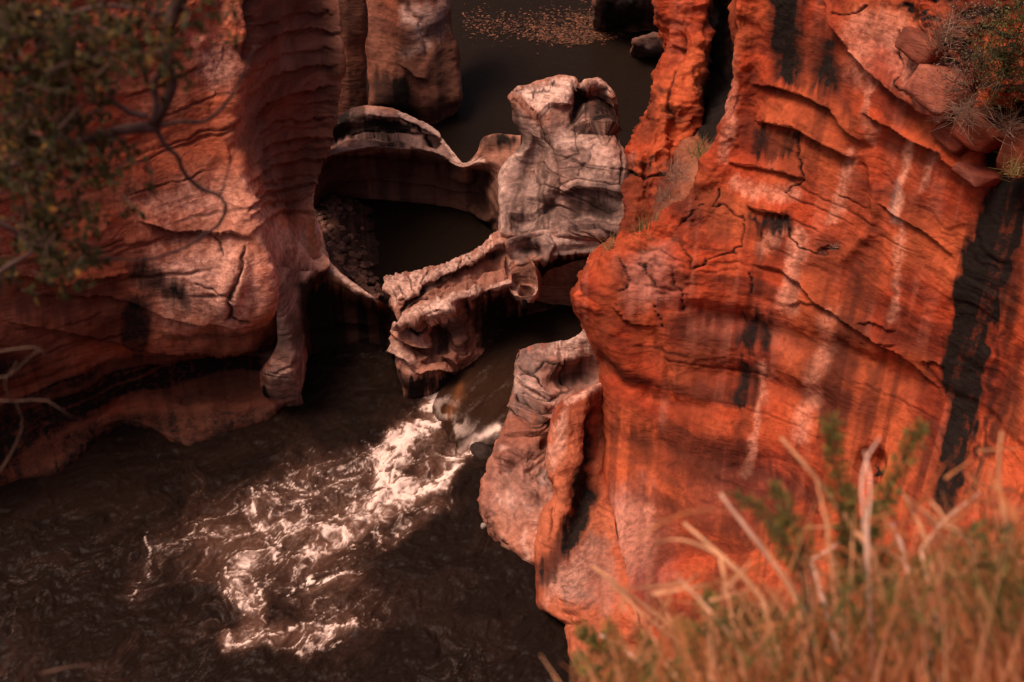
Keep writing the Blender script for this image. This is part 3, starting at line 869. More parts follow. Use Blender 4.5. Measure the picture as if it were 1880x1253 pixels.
# hollow wall of the channel pothole under the pillar's shelf
Sr = [
 zz([(925,440),(955,432),(995,425),(1030,420),(1060,418),(1100,420)], (2.8,2.85,2.9,2.9,2.9,2.95)),
 zz([(930,462),(958,446),(996,434),(1034,432),(1064,430),(1100,432)], (2.6,2.7,2.85,2.85,2.85,2.9)),
 zz([(938,478),(966,466),(1004,452),(1038,450),(1066,448),(1100,448)], (2.35,2.5,2.75,2.75,2.75,2.8)),
 zz([(944,492),(976,482),(1002,474),(1034,470),(1066,467),(1100,466)], (2.2,2.35,2.55,2.55,2.55,2.6)),
 [(946,502,28.4),(982,496,28.3),(1002,484,28.5),(1034,478,28.6),(1066,474,28.6),(1100,474,28.6)],
 [(948,520,28.8),(985,515,28.9),(1008,505,29.2),(1036,498,29.3),(1066,494,29.3),(1100,490,29.3)],
 [(950,550,28.9),(985,545,29.1),(1010,538,29.4),(1038,530,29.5),(1066,526,29.5),(1100,520,29.5)],
 [Z(952,589,.46),Z(986,577,.46),Z(1018,569,.46),Z(1042,565,.46),Z(1066,562,.46),Z(1100,558,.46)],
]
R = Rock(Sr, top=(5, .3), seed=17, step=1.6)
R.weather(big=.03, strata=.02, rough=.03, freq=3.0)
R.bump(971, 460, 17, 13, -.34, 10, 1.6)
R.groove([(996,430),(1014,452),(1000,476),(990,500)], 4, -.12)
R.bump(1050, 457, 42, 9, -.16, -6)
R.crack([(1030,428),(1050,424),(1075,420),(1095,426)], 2.0, .1)
R.area(1, [(925,425),(1100,415),(1100,470),(1010,480),(940,480)], .85, 6)
R.stroke(2, [(990,430),(1016,440),(1060,434),(1095,436)], 8, .5)
R.area(0, [(948,506),(985,500),(1002,478),(1034,473),(1100,468),(1100,570),(950,595)], .85, 5)  # black shade beneath the shelf edge, painted on the wall
R.area(0, [(955,452),(985,448),(988,466),(962,474)], .4, 6)
R.build("shelf", M_grey, parent=front_rock)

# small pipe-like pothole cut open on the spur
Br = []
for k, (vv, rx, yy) in enumerate(((474, 22, 28.2), (486, 27, 28.0), (504, 29, 27.85), (524, 27, 27.72), (540, 22, 27.62), (552, 14, 27.62))):
    row = []
    for a in np.linspace(-90, 90, 9):
        ca = math.cos(math.radians(a)); dep = .34 if k < 4 else -.25
        row.append((960 + rx * math.sin(math.radians(a)) + 4 * (k - 3), vv + (-4 if k < 3 else 5) * ca, yy + dep * ca))
    Br.append(row)
R = Rock(Br, step=1.4, sink=False, left=(-3, .25), right=(-3, .25), seed=8)
R.weather(big=.03, strata=.02, rough=.035, freq=4)
R.bump(966, 538, 12, 6, -.4, -14, 2)
R.groove([(950,532),(962,527),(978,530)], 3, -.1)
R.area(0, [(955,538),(976,532),(974,546),(958,548)], .95, 3, .3)  # dark inside of the opening, shade painted in
R.area(0, [(945,486),(982,488),(984,512),(950,512)], .35, 8)
R.stroke(2, [(933,482),(934,505),(942,525)], 3.5, .5, .3)
R.stroke(2, [(944,534),(950,550),(966,554),(984,544),(986,530)], 4, .5, .3)
R.build("eroded_pipe", M_grey, parent=front_rock)

# ---- grey rock on the near side of the channel
Kr = [
 [Z(952,644,1.45),Z(975,634,1.55),Z(1008,630,1.65),Z(1036,628,1.75),Z(1060,619,1.85),Z(1092,596,2.0)],
 [Z(945,660,1.42),Z(975,652,1.55),Z(1008,650,1.6),Z(1038,648,1.65),Z(1066,640,1.7),Z(1098,632,1.75)],
 [(944,682,25.55),(972,690,25.1),(1005,695,24.95),(1036,690,25.2),(1070,680,25.5),(1104,670,25.6)],
 [(940,708,25.2),(968,722,24.75),(1002,730,24.55),(1036,728,24.7),(1070,722,24.9),(1104,716,25.0)],
 [(934,740,24.8),(960,752,24.35),(995,760,24.15),(1020,758,24.3),(1060,756,24.5),(1104,756,24.6)],
 [(918,800,24.1),(945,805,23.65),(980,812,23.5),(1008,815,23.6),(1050,815,23.9),(1104,815,24.0)],
 [Z(897,858,.28),(925,858,23.1),(965,872,22.75),(1000,880,22.7),(1050,880,23.0),(1104,880,23.2)],
 [Z(886,910,.15),(912,912,22.3),(955,920,21.95),(1000,925,21.9),(1050,930,22),(1104,940,22)],
 [Z(884,942,.1),(908,958,21.75),(948,970,21.35),(995,985,21.2),(1050,990,21.2),(1104,1000,21.2)],
 [Z(896,968,-.05),Z(915,1002,-.05),Z(945,1020,-.05),Z(990,1050,-.05),Z(1050,1080,-.05),Z(1104,1100,-.05)],
]
R = Rock(Kr, top=(7, .35), left=(4, .4), seed=9, step=1.7)
R.weather(big=.06, strata=.03, rough=.06, freq=3.0)
R.D += .03 * ridged(R.P * 2.4, 4, 67)
R.bump(1055, 690, 50, 20, -.32, -12)
R.bump(1015, 660, 40, 14, .08)
R.ledge([(945,690),(975,712),(1000,724),(1020,740)], .16, up=14, down=8, rec=1.0)
R.ledge([(940,722),(965,735),(1000,755),(1012,762)], .24, up=14, down=9, rec=1.0)
R.ledge([(932,745),(965,765),(1010,780)], .2, up=12, down=9, rec=1.0)
R.ledge([(925,800),(960,795),(1005,800)], .12, up=12, down=10)
R.bump(980, 850, 26, 22, -.18)
R.bump(932, 845, 18, 17, .24, 0, 1.6)
R.bump(1002, 816, 8, 8, -.3)
R.groove([(915,860),(932,868),(948,856)], 4, .12)
R.crack([(950,672),(985,690),(1000,712)], 2, .07)
R.crack([(1040,660),(1048,700)], 1.8, .05)
R.crack([(960,690),(1000,668),(1050,672)], 1.6, .05)
R.bump(940, 905, 30, 30, -.1)
R.crack([(922,990),(928,1000)], 4, .12)
lm = sst(800, 860, R.V)
R.D += lm * .06 * fbm(R.P * 3.2, 5, 73, .6)
for q in range(40):
    u_, v_ = RNG.uniform(890, 1010), RNG.uniform(800, 1010)
    R.stroke(0 if q % 3 else 2, [(u_, v_), (u_ + RNG.uniform(-4, 10), v_ + RNG.uniform(6, 26))], RNG.uniform(3, 8), RNG.uniform(.2, .5), 1.5, .9)
R.area(1, [(885,800),(1010,790),(1010,960),(885,960)], .35, 30)
for q in range(14):
    R.seam(RNG.uniform(900, 990), RNG.uniform(660, 960), RNG.uniform(40, 100), RNG.uniform(.02, .06), .016, RNG.uniform(.3, .6))
R.stroke(0, [(884,935),(905,985),(935,1015),(985,1045)], 9, .5)
R.area(1, [(940,640),(1090,600),(1105,790),(1010,800),(990,780),(930,760)], .9, 10)
R.area(1, [(985,850),(1015,870),(1010,925),(990,900)], .8, 10)
R.area(2, [(1040,625),(1090,600),(1098,640),(1050,650),(990,645)], .75, 8)
R.stroke(2, [(950,700),(990,722),(1015,740)], 8, .5)
R.area(0, [(1000,685),(1050,664),(1100,660),(1104,700),(1040,706)], .52, 10)  # shade of the right-hand hollow painted in
R.area(0, [(960,810),(1000,800),(1005,835),(970,840)], .35, 10)
tag(R.build("grey_boulder", M_mid), "grey cracked boulder with a smooth pale top between the channel and the orange cliff", "rock")

# ---- ribbed fin at the foot of the orange cliff
Jr = [
 [(1034,734,24.0),(1050,724,24.0),(1075,714,24.1),(1114,700,24.7)],
 [(1018,758,23.5),(1045,752,23.3),(1076,745,23.4),(1120,740,24.4)],
 [(1008,810,22.95),(1036,810,22.6),(1068,810,22.7),(1124,810,23.75)],
 [(1006,850,22.55),(1034,855,22.1),(1066,860,22.2),(1126,865,23.0)],
 [(1014,905,21.95),(1036,912,21.6),(1062,920,21.7),(1128,920,22.1)],
 [(994,950,21.45),(1022,965,21.0),(1056,972,21.0),(1130,970,21.0)],
 [(986,1010,20.85),(1018,1025,20.3),(1056,1030,20.15),(1145,1030,20.0)],
 [Z(990,1070,.12),(1024,1080,19.5),(1064,1085,19.2),(1160,1085,19.0)],
 [Z(998,1112,.05),(1036,1122,18.95),(1072,1130,18.6),(1170,1135,18.3)],
 [Z(1036,1140,-.05),Z(1066,1160,.4),Z(1100,1180,.6),Z(1180,1200,.3)],
 [Z(1050,1205,-.05),Z(1080,1225,.4),Z(1110,1250,.6),Z(1185,1280,.3)],
]
R = Rock(Jr, top=(7, .3), left=(4, .4), seed=10, step=1.9)
R.weather(big=.06, strata=.02, rough=.03, freq=3.0)
for k in range(9):
    v0 = 760 + k * 26
    R.groove([(1045 - k * 3, v0 - 22), (1030 - k * 2, v0 + 6), (1012, v0 + 30)], 4, .05)
for k in range(8):
    v0 = 985 + k * 20
    R.groove([(995 + k * 5, v0 + 20), (1030 + k * 5, v0 + 26), (1065 + k * 4, v0), (1085 + k * 3, v0 - 30)], 4.5, .05)
R.groove([(1096,745),(1090,820),(1088,890),(1062,960),(1036,1010)], 15, .20)
R.groove([(1040,745),(1030,810),(1022,880),(1040,930)], 12, -.10)
R.D += .05 * fbm(R.P * 2.5, 4, 68)
R.area(0, [(1095,741),(1104,790),(1098,863),(1098,925),(1082,968),(1040,1026),(1022,1066),(996,1080),(990,1065),(994,1028),(1026,982),(1050,934),(1040,915),(1050,880),(1076,810)], .72, 8)
R.area(0, [(1020,927),(1047,880),(1078,800),(1092,760),(1098,860),(1060,930)], .35, 10)
for k in range(14):
    v0 = 985 + k * 11
    R.stroke(0, [(1000 + k * 3, v0 + 28), (1040 + k * 3, v0 + 24), (1080 + k * 2, v0 - 6), (1105, v0 - 40)], 2.2, RNG.uniform(.04, .24), .6, .9)
R.area(2, [(1000,1070),(1040,1040),(1080,1000),(1090,1060),(1050,1110),(1005,1105)], .35, 14)
R.stroke(2, [(1040,735),(1070,722),(1095,708)], 8, .7)
R.area(2, [(1012,770),(1040,760),(1022,860),(1006,850)], .45, 8)
R.area(1, [(1000,1060),(1050,1000),(1090,980),(1130,1000),(1130,1120),(1050,1115)], .75, 14)
R.area(1, [(1010,770),(1045,745),(1030,860),(1008,850)], .35, 10)
tag(R.build("rock_fin", M_fin), "ribbed orange fin of rock with a black stain at the foot of the orange cliff", "rock")

# ---- right cliff
Ir = [
 [(1352,-150,28.8),(1395,-150,28.6),(1470,-150,28.2),(1600,-150,27.0),(1780,-150,25.2),(1950,-150,23.6),(2200,-150,21)],
 [(1348,0,28.2),(1392,0,27.9),(1465,0,27.4),(1600,0,26.3),(1780,0,24.5),(1950,0,22.9),(2200,0,20.4)],
 [(1352,140,27.6),(1392,140,27.3),(1460,140,26.8),(1600,140,25.5),(1780,140,23.9),(1950,140,22.4),(2200,140,20)],
 [(1325,240,27.25),(1372,240,26.9),(1450,240,26.2),(1600,240,25.0),(1780,240,23.5),(1950,240,22.1),(2200,240,19.7)],
 [(1290,322,26.9),(1348,322,26.5),(1440,322,25.8),(1600,322,24.6),(1780,322,23.2),(1950,322,21.9),(2200,322,19.5)],
 [(1215,405,26.4),(1300,405,26.0),(1430,405,25.3),(1600,405,24.2),(1780,405,22.8),(1950,405,21.6),(2200,405,19.3)],
 [(1092,470,26.2),(1220,470,25.4),(1420,470,24.9),(1600,470,23.8),(1780,470,22.5),(1950,470,21.3),(2200,470,19.1)],
 [(1053,540,25.4),(1185,540,24.8),(1410,540,24.4),(1600,540,23.3),(1780,540,22.1),(1950,540,21.0),(2200,540,18.9)],
 [(1080,625,25.0),(1200,630,24.4),(1410,630,23.8),(1600,630,22.8),(1780,630,21.7),(1950,630,20.6),(2200,630,18.6)],
 [(1098,705,24.6),(1212,705,23.9),(1410,705,23.3),(1600,705,22.3),(1780,705,21.3),(1950,705,20.2),(2200,705,18.2)],
 [(1108,790,23.9),(1220,790,23.1),(1410,790,22.6),(1600,790,21.7),(1780,790,20.7),(1950,790,19.6),(2200,790,17.6)],
 [(1108,880,22.9),(1220,880,22.0),(1410,880,21.7),(1600,880,20.9),(1780,880,19.9),(1950,880,18.9),(2200,880,17)],
 [(1118,960,21.9),(1210,960,20.9),(1400,960,20.6),(1600,960,19.9),(1780,960,19.0),(1950,960,18.0),(2200,960,16.2)],
 [(1140,1080,19.9),(1210,1080,18.9),(1400,1080,18.7),(1600,1080,18.1),(1780,1080,17.2),(1950,1080,16.4),(2200,1080,15)],
 [(1150,1200,18.7),(1210,1200,17.6),(1400,1200,17.3),(1600,1200,16.8),(1780,1200,16),(1950,1200,15.2),(2200,1200,14)],
 [(1150,1400,16.4),(1210,1400,15.4),(1400,1400,15.2),(1600,1400,14.8),(1780,1400,14),(1950,1400,13.3),(2200,1400,12)],
]
R = Rock([[(2050 if p[0] == 2200 else p[0], p[1], p[2] if p[0] < 2200 else p[2] + 1.4) for p in r] for r in Ir], left=(3, .9), seed=11, step=2.5)
R.weather(big=.10, strata=.045, rough=.035, freq=1.5, warp=.5)
R.D += .025 * ridged(R.P * np.array([1.2, 1.2, 2.4]), 4, 60)
lw = sst(520, 640, R.V)
LG = R.ledge
LG([(1376,156),(1419,160),(1479,178),(1523,196),(1563,240),(1595,271)], .20, up=40, down=12, rec=.9)
LG([(1380,228),(1411,224),(1459,236),(1507,259),(1571,295)], .22, up=34, down=14, rec=1.0)
LG([(1336,297),(1380,305),(1419,311),(1479,329)], .14, up=14, down=6, rec=1.0)
LG([(1372,379),(1419,389),(1451,399)], .14, up=18, down=8, rec=1.0)
LG([(1511,0),(1539,48),(1579,100),(1619,144),(1671,176),(1723,204),(1765,212)], .30, up=60, down=12, rec=.7)
LG([(1595,208),(1639,228),(1687,255),(1739,275),(1763,303),(1822,322)], .34, up=36, down=14, rec=.9)
LG([(1615,371),(1663,399),(1710,425),(1760,470)], .12, up=24, down=10, rec=.8)
LG([(1380,486),(1435,498),(1471,522),(1507,558),(1555,590),(1599,618),(1659,658),(1731,717)], .16, up=24, down=8, rec=.8)
LG([(1445,565),(1470,555),(1510,560)], .08, up=12, down=5)
LG([(1575,595),(1600,590),(1650,605)], .08, up=10, down=5)
LG([(1600,625),(1650,632)], .08, up=8, down=5)
LG([(1690,665),(1720,660),(1740,675)], .10, up=10, down=6)
LG([(1120,560),(1160,590),(1200,600)], .08, up=14, down=8)
# broad waves of the face
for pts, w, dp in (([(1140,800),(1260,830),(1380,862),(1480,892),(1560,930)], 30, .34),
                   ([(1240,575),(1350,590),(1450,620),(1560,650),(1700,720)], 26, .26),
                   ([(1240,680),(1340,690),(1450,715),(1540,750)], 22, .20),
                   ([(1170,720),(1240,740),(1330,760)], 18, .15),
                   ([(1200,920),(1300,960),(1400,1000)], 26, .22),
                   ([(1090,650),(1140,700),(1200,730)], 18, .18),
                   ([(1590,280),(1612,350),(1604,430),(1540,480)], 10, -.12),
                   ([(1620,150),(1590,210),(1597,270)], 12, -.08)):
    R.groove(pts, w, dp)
for q in range(26):
    R.seam(RNG.uniform(1060, 1640), RNG.uniform(300, 1000), RNG.uniform(60, 240), RNG.uniform(.015, .04), RNG.uniform(.012, .024), RNG.uniform(.15, .5), tilt=RNG.normal(.02, .04))
R.bump(1150, 660, 34, 95, .20, -18)
R.groove([(1196,595),(1223,662),(1234,738)], 6, .10)
R.bump(1600, 846, 22, 24, -.5, 20, 1.5)
R.bump(1700, 165, 55, 36, .18, 25, 2)
R.bump(1725, 190, 26, 22, .16, 25, 2)
for c in ([(1362,407),(1357,455),(1300,475),(1282,495),(1252,451)], [(1248,423),(1272,395),(1290,380)], [(1316,343),(1312,379),(1368,395)],
          [(1282,495),(1300,470)], [(1190,560),(1215,600)], [(1230,500),(1245,540),(1250,580)], [(1380,500),(1385,540)],
          [(1660,60),(1650,90),(1665,150),(1700,180)], [(1545,30),(1600,20)], [(1140,470),(1150,520),(1130,560)], [(1180,480),(1205,540)],
          [(1455,250),(1480,330),(1440,352)], [(1440,420),(1470,455),(1500,470),(1540,455)]):
    R.crack(c, 1.7, .07, .8, 1.6)
# slabby broken corner above the channel
cr = sst(1380, 1240, R.U) * sst(600, 500, R.V) * sst(330, 400, R.V)
R.D += cr * .14 * fbm(R.P * 2.2, 5, 61, .6) + cr * .10 * np.round(fbm(R.P * 1.4 + 3, 2, 62) * 4) / 4
ed = sst(60, 0, np.abs(R.U - np.interp(R.V, [-150, 0, 140, 240, 322, 405, 470, 540, 640], [1352, 1348, 1352, 1325, 1290, 1215, 1100, 1060, 1090]) - 16)) * sst(640, 520, R.V)
R.D += ed * (.22 * fbm(R.P * 1.7, 4, 65) + .10 * ridged(R.P * 1.2, 3, 69) - .05)
# broken ground, upper right
ur = sst(1640, 1720, R.U) * sst(240, 150, R.V)
R.D += ur * (.30 * fbm(R.P * 1.5, 4, 63) + .22 * np.round(fbm(R.P * 1.1 + 3, 2, 64) * 3) / 3)
R.bump(1860, 260, 60, 70, -.8, 20, 1.5)
A, S = R.area, R.stroke
A(0, [(1815,335),(1885,320),(1878,430),(1842,560),(1812,690),(1790,790),(1772,880),(1748,950),(1718,930),(1728,850),(1733,750),(1738,640),(1755,540),(1780,440)], .95, 10, 1.6)
S(0, [(1862,440),(1850,560),(1832,690),(1806,820),(1785,900)], (16,14,12,10,8), .55, 2.2, .9)
A(0, [(1790,210),(1885,190),(1885,345),(1820,345),(1800,300)], .95, 10)  # crevice shadow painted black
A(0, [(1418,-40),(1478,-40),(1482,100),(1478,165),(1420,150),(1412,80)], .95, 16)
A(0, [(1480,40),(1535,60),(1560,140),(1590,230),(1570,235),(1520,180),(1480,165)], .68, 22)
A(0, [(1378,236),(1420,230),(1468,245),(1468,290),(1385,285)], .62, 8)  # stain, with the recess shade under the ledge painted in
A(0, [(1375,388),(1448,398),(1452,432),(1385,426)], .72, 8)
A(0, [(1352,572),(1420,582),(1412,650),(1356,640)], .66, 10)
A(0, [(1348,655),(1395,662),(1388,760),(1340,745)], .66, 10)
A(0, [(1490,170),(1560,200),(1600,280),(1590,420),(1540,420),(1560,300),(1500,240)], .32, 26)
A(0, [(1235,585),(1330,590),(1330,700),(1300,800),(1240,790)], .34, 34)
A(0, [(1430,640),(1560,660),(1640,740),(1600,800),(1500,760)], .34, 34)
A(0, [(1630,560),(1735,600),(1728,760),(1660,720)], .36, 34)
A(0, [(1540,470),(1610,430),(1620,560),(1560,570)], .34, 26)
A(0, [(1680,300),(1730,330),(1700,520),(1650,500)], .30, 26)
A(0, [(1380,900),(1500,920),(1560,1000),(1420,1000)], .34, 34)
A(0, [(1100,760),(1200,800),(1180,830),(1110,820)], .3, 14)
for pts, w, k in (([(1470,580),(1540,620),(1560,700)], 26, .32), ([(1595,230),(1560,210)], 10, .4), ([(1525,440),(1500,480),(1505,540)], 14, .36),
                  ([(1620,390),(1612,470),(1600,560)], 10, .34), ([(1690,300),(1685,430),(1665,560)], 16, .30), ([(1260,600),(1262,720),(1250,800)], 12, .34),
                  ([(1300,610),(1290,760)], 9, .3), ([(1190,830),(1330,880),(1450,930)], 20, .34), ([(1640,700),(1720,760),(1710,850)], 22, .3),
                  ([(1240,430),(1300,450)], 10, .3), ([(1860,560),(1860,700),(1830,800)], 14, .5), ([(1880,640),(1865,800)], 12, .45)):
    S(0, pts, w, k, 1.2, .8)
for pts, w, k in (([(1468,430),(1462,490),(1448,560)], 16, .6), ([(1522,580),(1515,640),(1490,710),(1470,800)], 16, .42), ([(1665,262),(1662,330),(1655,400)], 8, .65),
                  ([(1708,280),(1700,350)], 7, .6), ([(1345,90),(1345,200),(1330,290)], 10, .4), ([(1400,670),(1390,790),(1370,860)], 8, .5),
                  ([(1700,120),(1740,150),(1730,195)], 22, .75), ([(1590,50),(1585,130)], 26, .4), ([(1560,290),(1548,350),(1530,400)], 12, .5),
                  ([(1430,420),(1400,460)], 14, .45), ([(1350,340),(1380,350),(1460,360)], 14, .45), ([(1600,160),(1605,260)], 8, .4),
                  ([(1660,420),(1655,500),(1640,580)], 7, .5), ([(1195,940),(1190,930)], 8, .6), ([(1640,40),(1680,120)], 30, .35)):
    S(2, pts, w, k, 1.0, .7)
S(1, [(1655,340),(1650,400)], 9, .8)
A(1, [(1105,900),(1180,880),(1240,1000),(1230,1100),(1110,1100)], .42, 30)
A(2, [(1110,930),(1170,920),(1200,1000),(1150,1060),(1110,1040)], .28, 26)
A(0, [(1610,840),(1632,850),(1628,872),(1600,866),(1592,848)], .9, 6)  # shade inside the hole, painted dark
A(0, [(1700,-20),(1890,-20),(1890,40),(1780,50),(1740,20)], .5, 20)
for q in range(46):       # black seams between the loose blocks
    u_, v_ = RNG.uniform(1650, 1880), RNG.uniform(-10, 215)
    if v_ < 60 + (u_ - 1650) * .75:
        S(0, [(u_, v_), (u_ + RNG.uniform(12, 40), v_ + RNG.uniform(-8, 26))], RNG.uniform(3, 8), .85, 1.2, .8)
for q in range(60):       # soft old rain marks
    u_, v_ = RNG.uniform(1230, 1740), RNG.uniform(120, 900)
    l_ = RNG.uniform(40, 150)
    S(0, [(u_, v_), (u_ - l_ * (u_ - 940) / 3300, v_ + l_)], RNG.uniform(5, 16), RNG.uniform(.12, .38), 1.0, .95)
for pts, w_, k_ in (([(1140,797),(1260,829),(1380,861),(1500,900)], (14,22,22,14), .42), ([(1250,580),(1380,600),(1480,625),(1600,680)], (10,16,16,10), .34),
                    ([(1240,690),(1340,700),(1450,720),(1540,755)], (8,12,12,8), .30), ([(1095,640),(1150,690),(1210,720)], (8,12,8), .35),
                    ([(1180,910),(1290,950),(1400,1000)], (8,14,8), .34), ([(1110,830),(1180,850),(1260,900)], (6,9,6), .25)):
    S(0, pts, w_, k_, 1.4, .95)  # shade in the troughs of the broad waves, painted as bands
A(1, [(1240,560),(1420,570),(1440,640),(1260,640)], .25, 40)
A(1, [(1600,40),(1700,60),(1690,160),(1620,150)], .3, 30)
A(1, [(1300,820),(1450,850),(1420,960),(1280,930)], .25, 40)
A(1, [(1130,480),(1240,440),(1260,560),(1150,570)], .36, 20)
A(1, [(1710,90),(1770,110),(1765,200),(1720,205)], .6, 16)
right_cliff = tag(R.build("cliff", M_right), "bright orange streaked cliff filling the right side, with a broad black run-off stain", None, None, "structure")

# the same wall running on toward the viewer, outside the frame
R = Rock([[(2040, r[6][1], r[6][2] + 1.5), (2350, r[6][1], r[6][2] - .8), (2800, r[6][1], max(r[6][2] - 3.6, 6))] for r in Ir], step=9, seed=23)
R.weather(big=.3, strata=.08, rough=.08)
tag(R.build("cliff", M_right), "orange cliff running on past the right edge of the view", None, None, "structure")

# loose and jointed blocks on the broken upper part of the cliff and on its slabby corner
def block(u0, v0, y0, w, h, d, rz, seed, wear_shade, mat, parent, tilt=0.0):
    r = np.random.default_rng(seed)
    n = 7
    g = np.linspace(-1, 1, n)
    vs_, fs_, idx = [], [], {}
    def vid(p):
        k = tuple(np.round(p, 4))
        if k not in idx:
            idx[k] = len(vs_); vs_.append(p)
        return idx[k]
    for ax in range(3):
        for sg in (-1, 1):
            for i in range(n - 1):
                for j in range(n - 1):
                    q = []
                    for a, b in ((g[i], g[j]), (g[i + 1], g[j]), (g[i + 1], g[j + 1]), (g[i], g[j + 1])):
                        p = [0, 0, 0]; p[ax] = sg; p[(ax + 1) % 3] = a; p[(ax + 2) % 3] = b
                        q.append(vid(np.array(p, float)))
                    fs_.append(q if sg > 0 else q[::-1])
    V_ = np.array(vs_)
    for k in range(7):         # knock off corners: clip by random planes
        nrm = r.normal(0, 1, 3); nrm /= np.linalg.norm(nrm)
        o = r.uniform(.95, 1.4)
        ex = np.maximum(V_ @ nrm - o, 0)
        V_ = V_ - ex[:, None] * nrm
    V_ = V_ * np.array([w, d, h])
    V_ = V_ + .035 * min(w, h) * 6 * np.stack([fbm(V_ * 4 + k * 9 + seed, 3, 80) for k in range(3)], -1) * .5
    c, q = math.cos(rz), math.sin(rz)
    V_ = np.stack([V_[:, 0] * c - V_[:, 1] * q, V_[:, 0] * q + V_[:, 1] * c, V_[:, 2]], -1)
    c, q = math.cos(tilt), math.sin(tilt)
    V_ = np.stack([V_[:, 0] * c + V_[:, 2] * q, V_[:, 1], -V_[:, 0] * q + V_[:, 2] * c], -1)
    P_ = V_ + np.array(at(u0, v0, y0))
    pt = np.stack([fbm(P_ * np.array([.4, .4, 3]), 3, 81) * .5 + .5, fbm(P_, 3, 82) * .5 + .5, np.full(len(P_), .4), fbm(P_ * 3, 3, 83) * .5 + .5], -1)
    return new_mesh("rock_block", P_, np.array(fs_).ravel(), np.full(len(fs_), 4), mat, False, {"wear_shade": np.tile(wear_shade, (len(P_), 1)), "bed": pt}, at(u0, v0, y0), parent)

for k, (u0, v0, y0, w, h, d, rz, tl, wr) in enumerate((
    (1738, 165, 23.95, .58, .34, .5, .7, .42, (.1, .25, .1)), (1700, 88, 24.65, .40, .22, .4, .6, .3, (.3, .2, 0)),
    (1800, 245, 23.35, .46, .22, .4, .6, .45, (.2, .1, 0)), (1760, 252, 23.6, .36, .20, .35, .6, .45, (.2, .1, 0)), (1795, 320, 22.95, .42, .10, .3, .6, .25, (.2, .3, 0)), (1872, 280, 22.3, .22, .40, .3, .5, .1, (.4, .1, 0)))):
    block(u0, v0, y0, w, h, d, rz, 900 + k, wr, M_right, right_cliff, tl)

# ---- orange spine beside the crevice, and the rubble gully between it and the cliff
Hr = [
 [(1196,-120,34.2),(1225,-120,33.5),(1260,-120,33.4),(1296,-120,34.2)],
 [(1206,0,33.4),(1232,0,32.7),(1268,0,32.6),(1300,0,33.4)],
 [(1213,60,32.9),(1238,62,32.2),(1272,62,32.0),(1308,60,32.8)],
 [(1210,115,32.3),(1236,118,31.6),(1266,118,31.5),(1296,115,32.2)],
 [(1186,185,31.4),(1216,188,30.7),(1254,185,30.7),(1298,180,31.4)],
 [(1170,240,30.8),(1200,245,30.1),(1238,240,30.2),(1282,235,30.9)],
 [(1150,275,30.3),(1182,282,29.6),(1216,280,29.7),(1252,275,30.4)],
 [(1156,308,29.9),(1180,312,29.3),(1206,312,29.4),(1232,310,30.0)],
 [(1151,345,29.4),(1172,350,28.8),(1194,350,28.9),(1220,350,29.4)],
 [(1150,390,28.8),(1170,392,28.3),(1192,392,28.3),(1212,392,28.8)],
 [(1128,440,28.0),(1150,445,27.6),(1175,445,27.6),(1200,445,28.0)],
 [(1090,500,27.2),(1120,510,26.9),(1150,510,26.9),(1180,510,27.2)],
]
R = Rock(Hr, left=(4, .45), right=(4, .6), seed=12)
R.weather(big=.12, strata=.05, rough=.13, freq=2.6)
R.D += .24 * ridged(R.P * 1.5, 4, 71) - .1 + .12 * fbm(R.P * 3, 3, 72)
R.bump(1246, 85, 18, 42, -.3, 12)
R.ledge([(1226,78),(1245,84),(1262,86)], .12, up=10, down=6)
R.crack([(1150,318),(1185,322),(1225,318)], 3, .14)
R.crack([(1235,130),(1225,190),(1240,215)], 2.4, .08)
R.bump(1183, 300, 10, 12, -.16)
R.area(0, [(1235,70),(1258,56),(1262,110),(1238,108)], .40, 8)
for q in ((1215,165),(1230,200),(1200,290),(1185,298),(1240,220)):
    R.stroke(0, [(q[0] - 5, q[1]), (q[0] + 6, q[1] + 3)], 7, .6)
R.area(1, [(1140,280),(1160,275),(1160,330),(1150,400),(1130,380)], .6, 8)
R.area(0, [(1285,-120),(1310,-120),(1320,100),(1300,220),(1280,220),(1292,150),(1285,120),(1302,80),(1296,0)], .9, 6)
tag(R.build("rock_spine", M_right), "knobbly narrow orange spine of rock left of the black crevice", "rock")

Vr = [[(1270,-130,35.5),(1300,-130,35.6),(1330,-130,35.2),(1365,-130,34)],[(1275,0,34.8),(1305,0,34.8),(1335,0,34.4),(1365,0,33)],
      [(1275,130,33.4),(1300,130,33.2),(1330,130,32.8),(1362,130,31.6)],[(1240,240,31.2),(1270,240,30.6),(1300,240,30.2),(1345,240,29.6)],
      [(1215,310,29.8),(1240,312,29.2),(1270,312,28.8),(1310,312,28.2)],[(1190,380,28.7),(1212,382,28.2),(1235,380,27.8),(1270,380,27.2)],
      [(1150,440,27.9),(1178,442,27.4),(1205,442,26.9),(1240,440,26.4)],[(1090,490,27.2),(1120,492,26.7),(1150,495,26.4),(1190,500,26.0)]]
R = Rock(Vr, seed=13)
R.weather(big=.12, strata=.03, rough=.16)
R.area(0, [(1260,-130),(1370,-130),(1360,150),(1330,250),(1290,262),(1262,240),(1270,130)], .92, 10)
gully = tag(R.build("gully", M_dark), "dark crevice floor with rubble between the orange spine and the cliff", None, None, "structure")

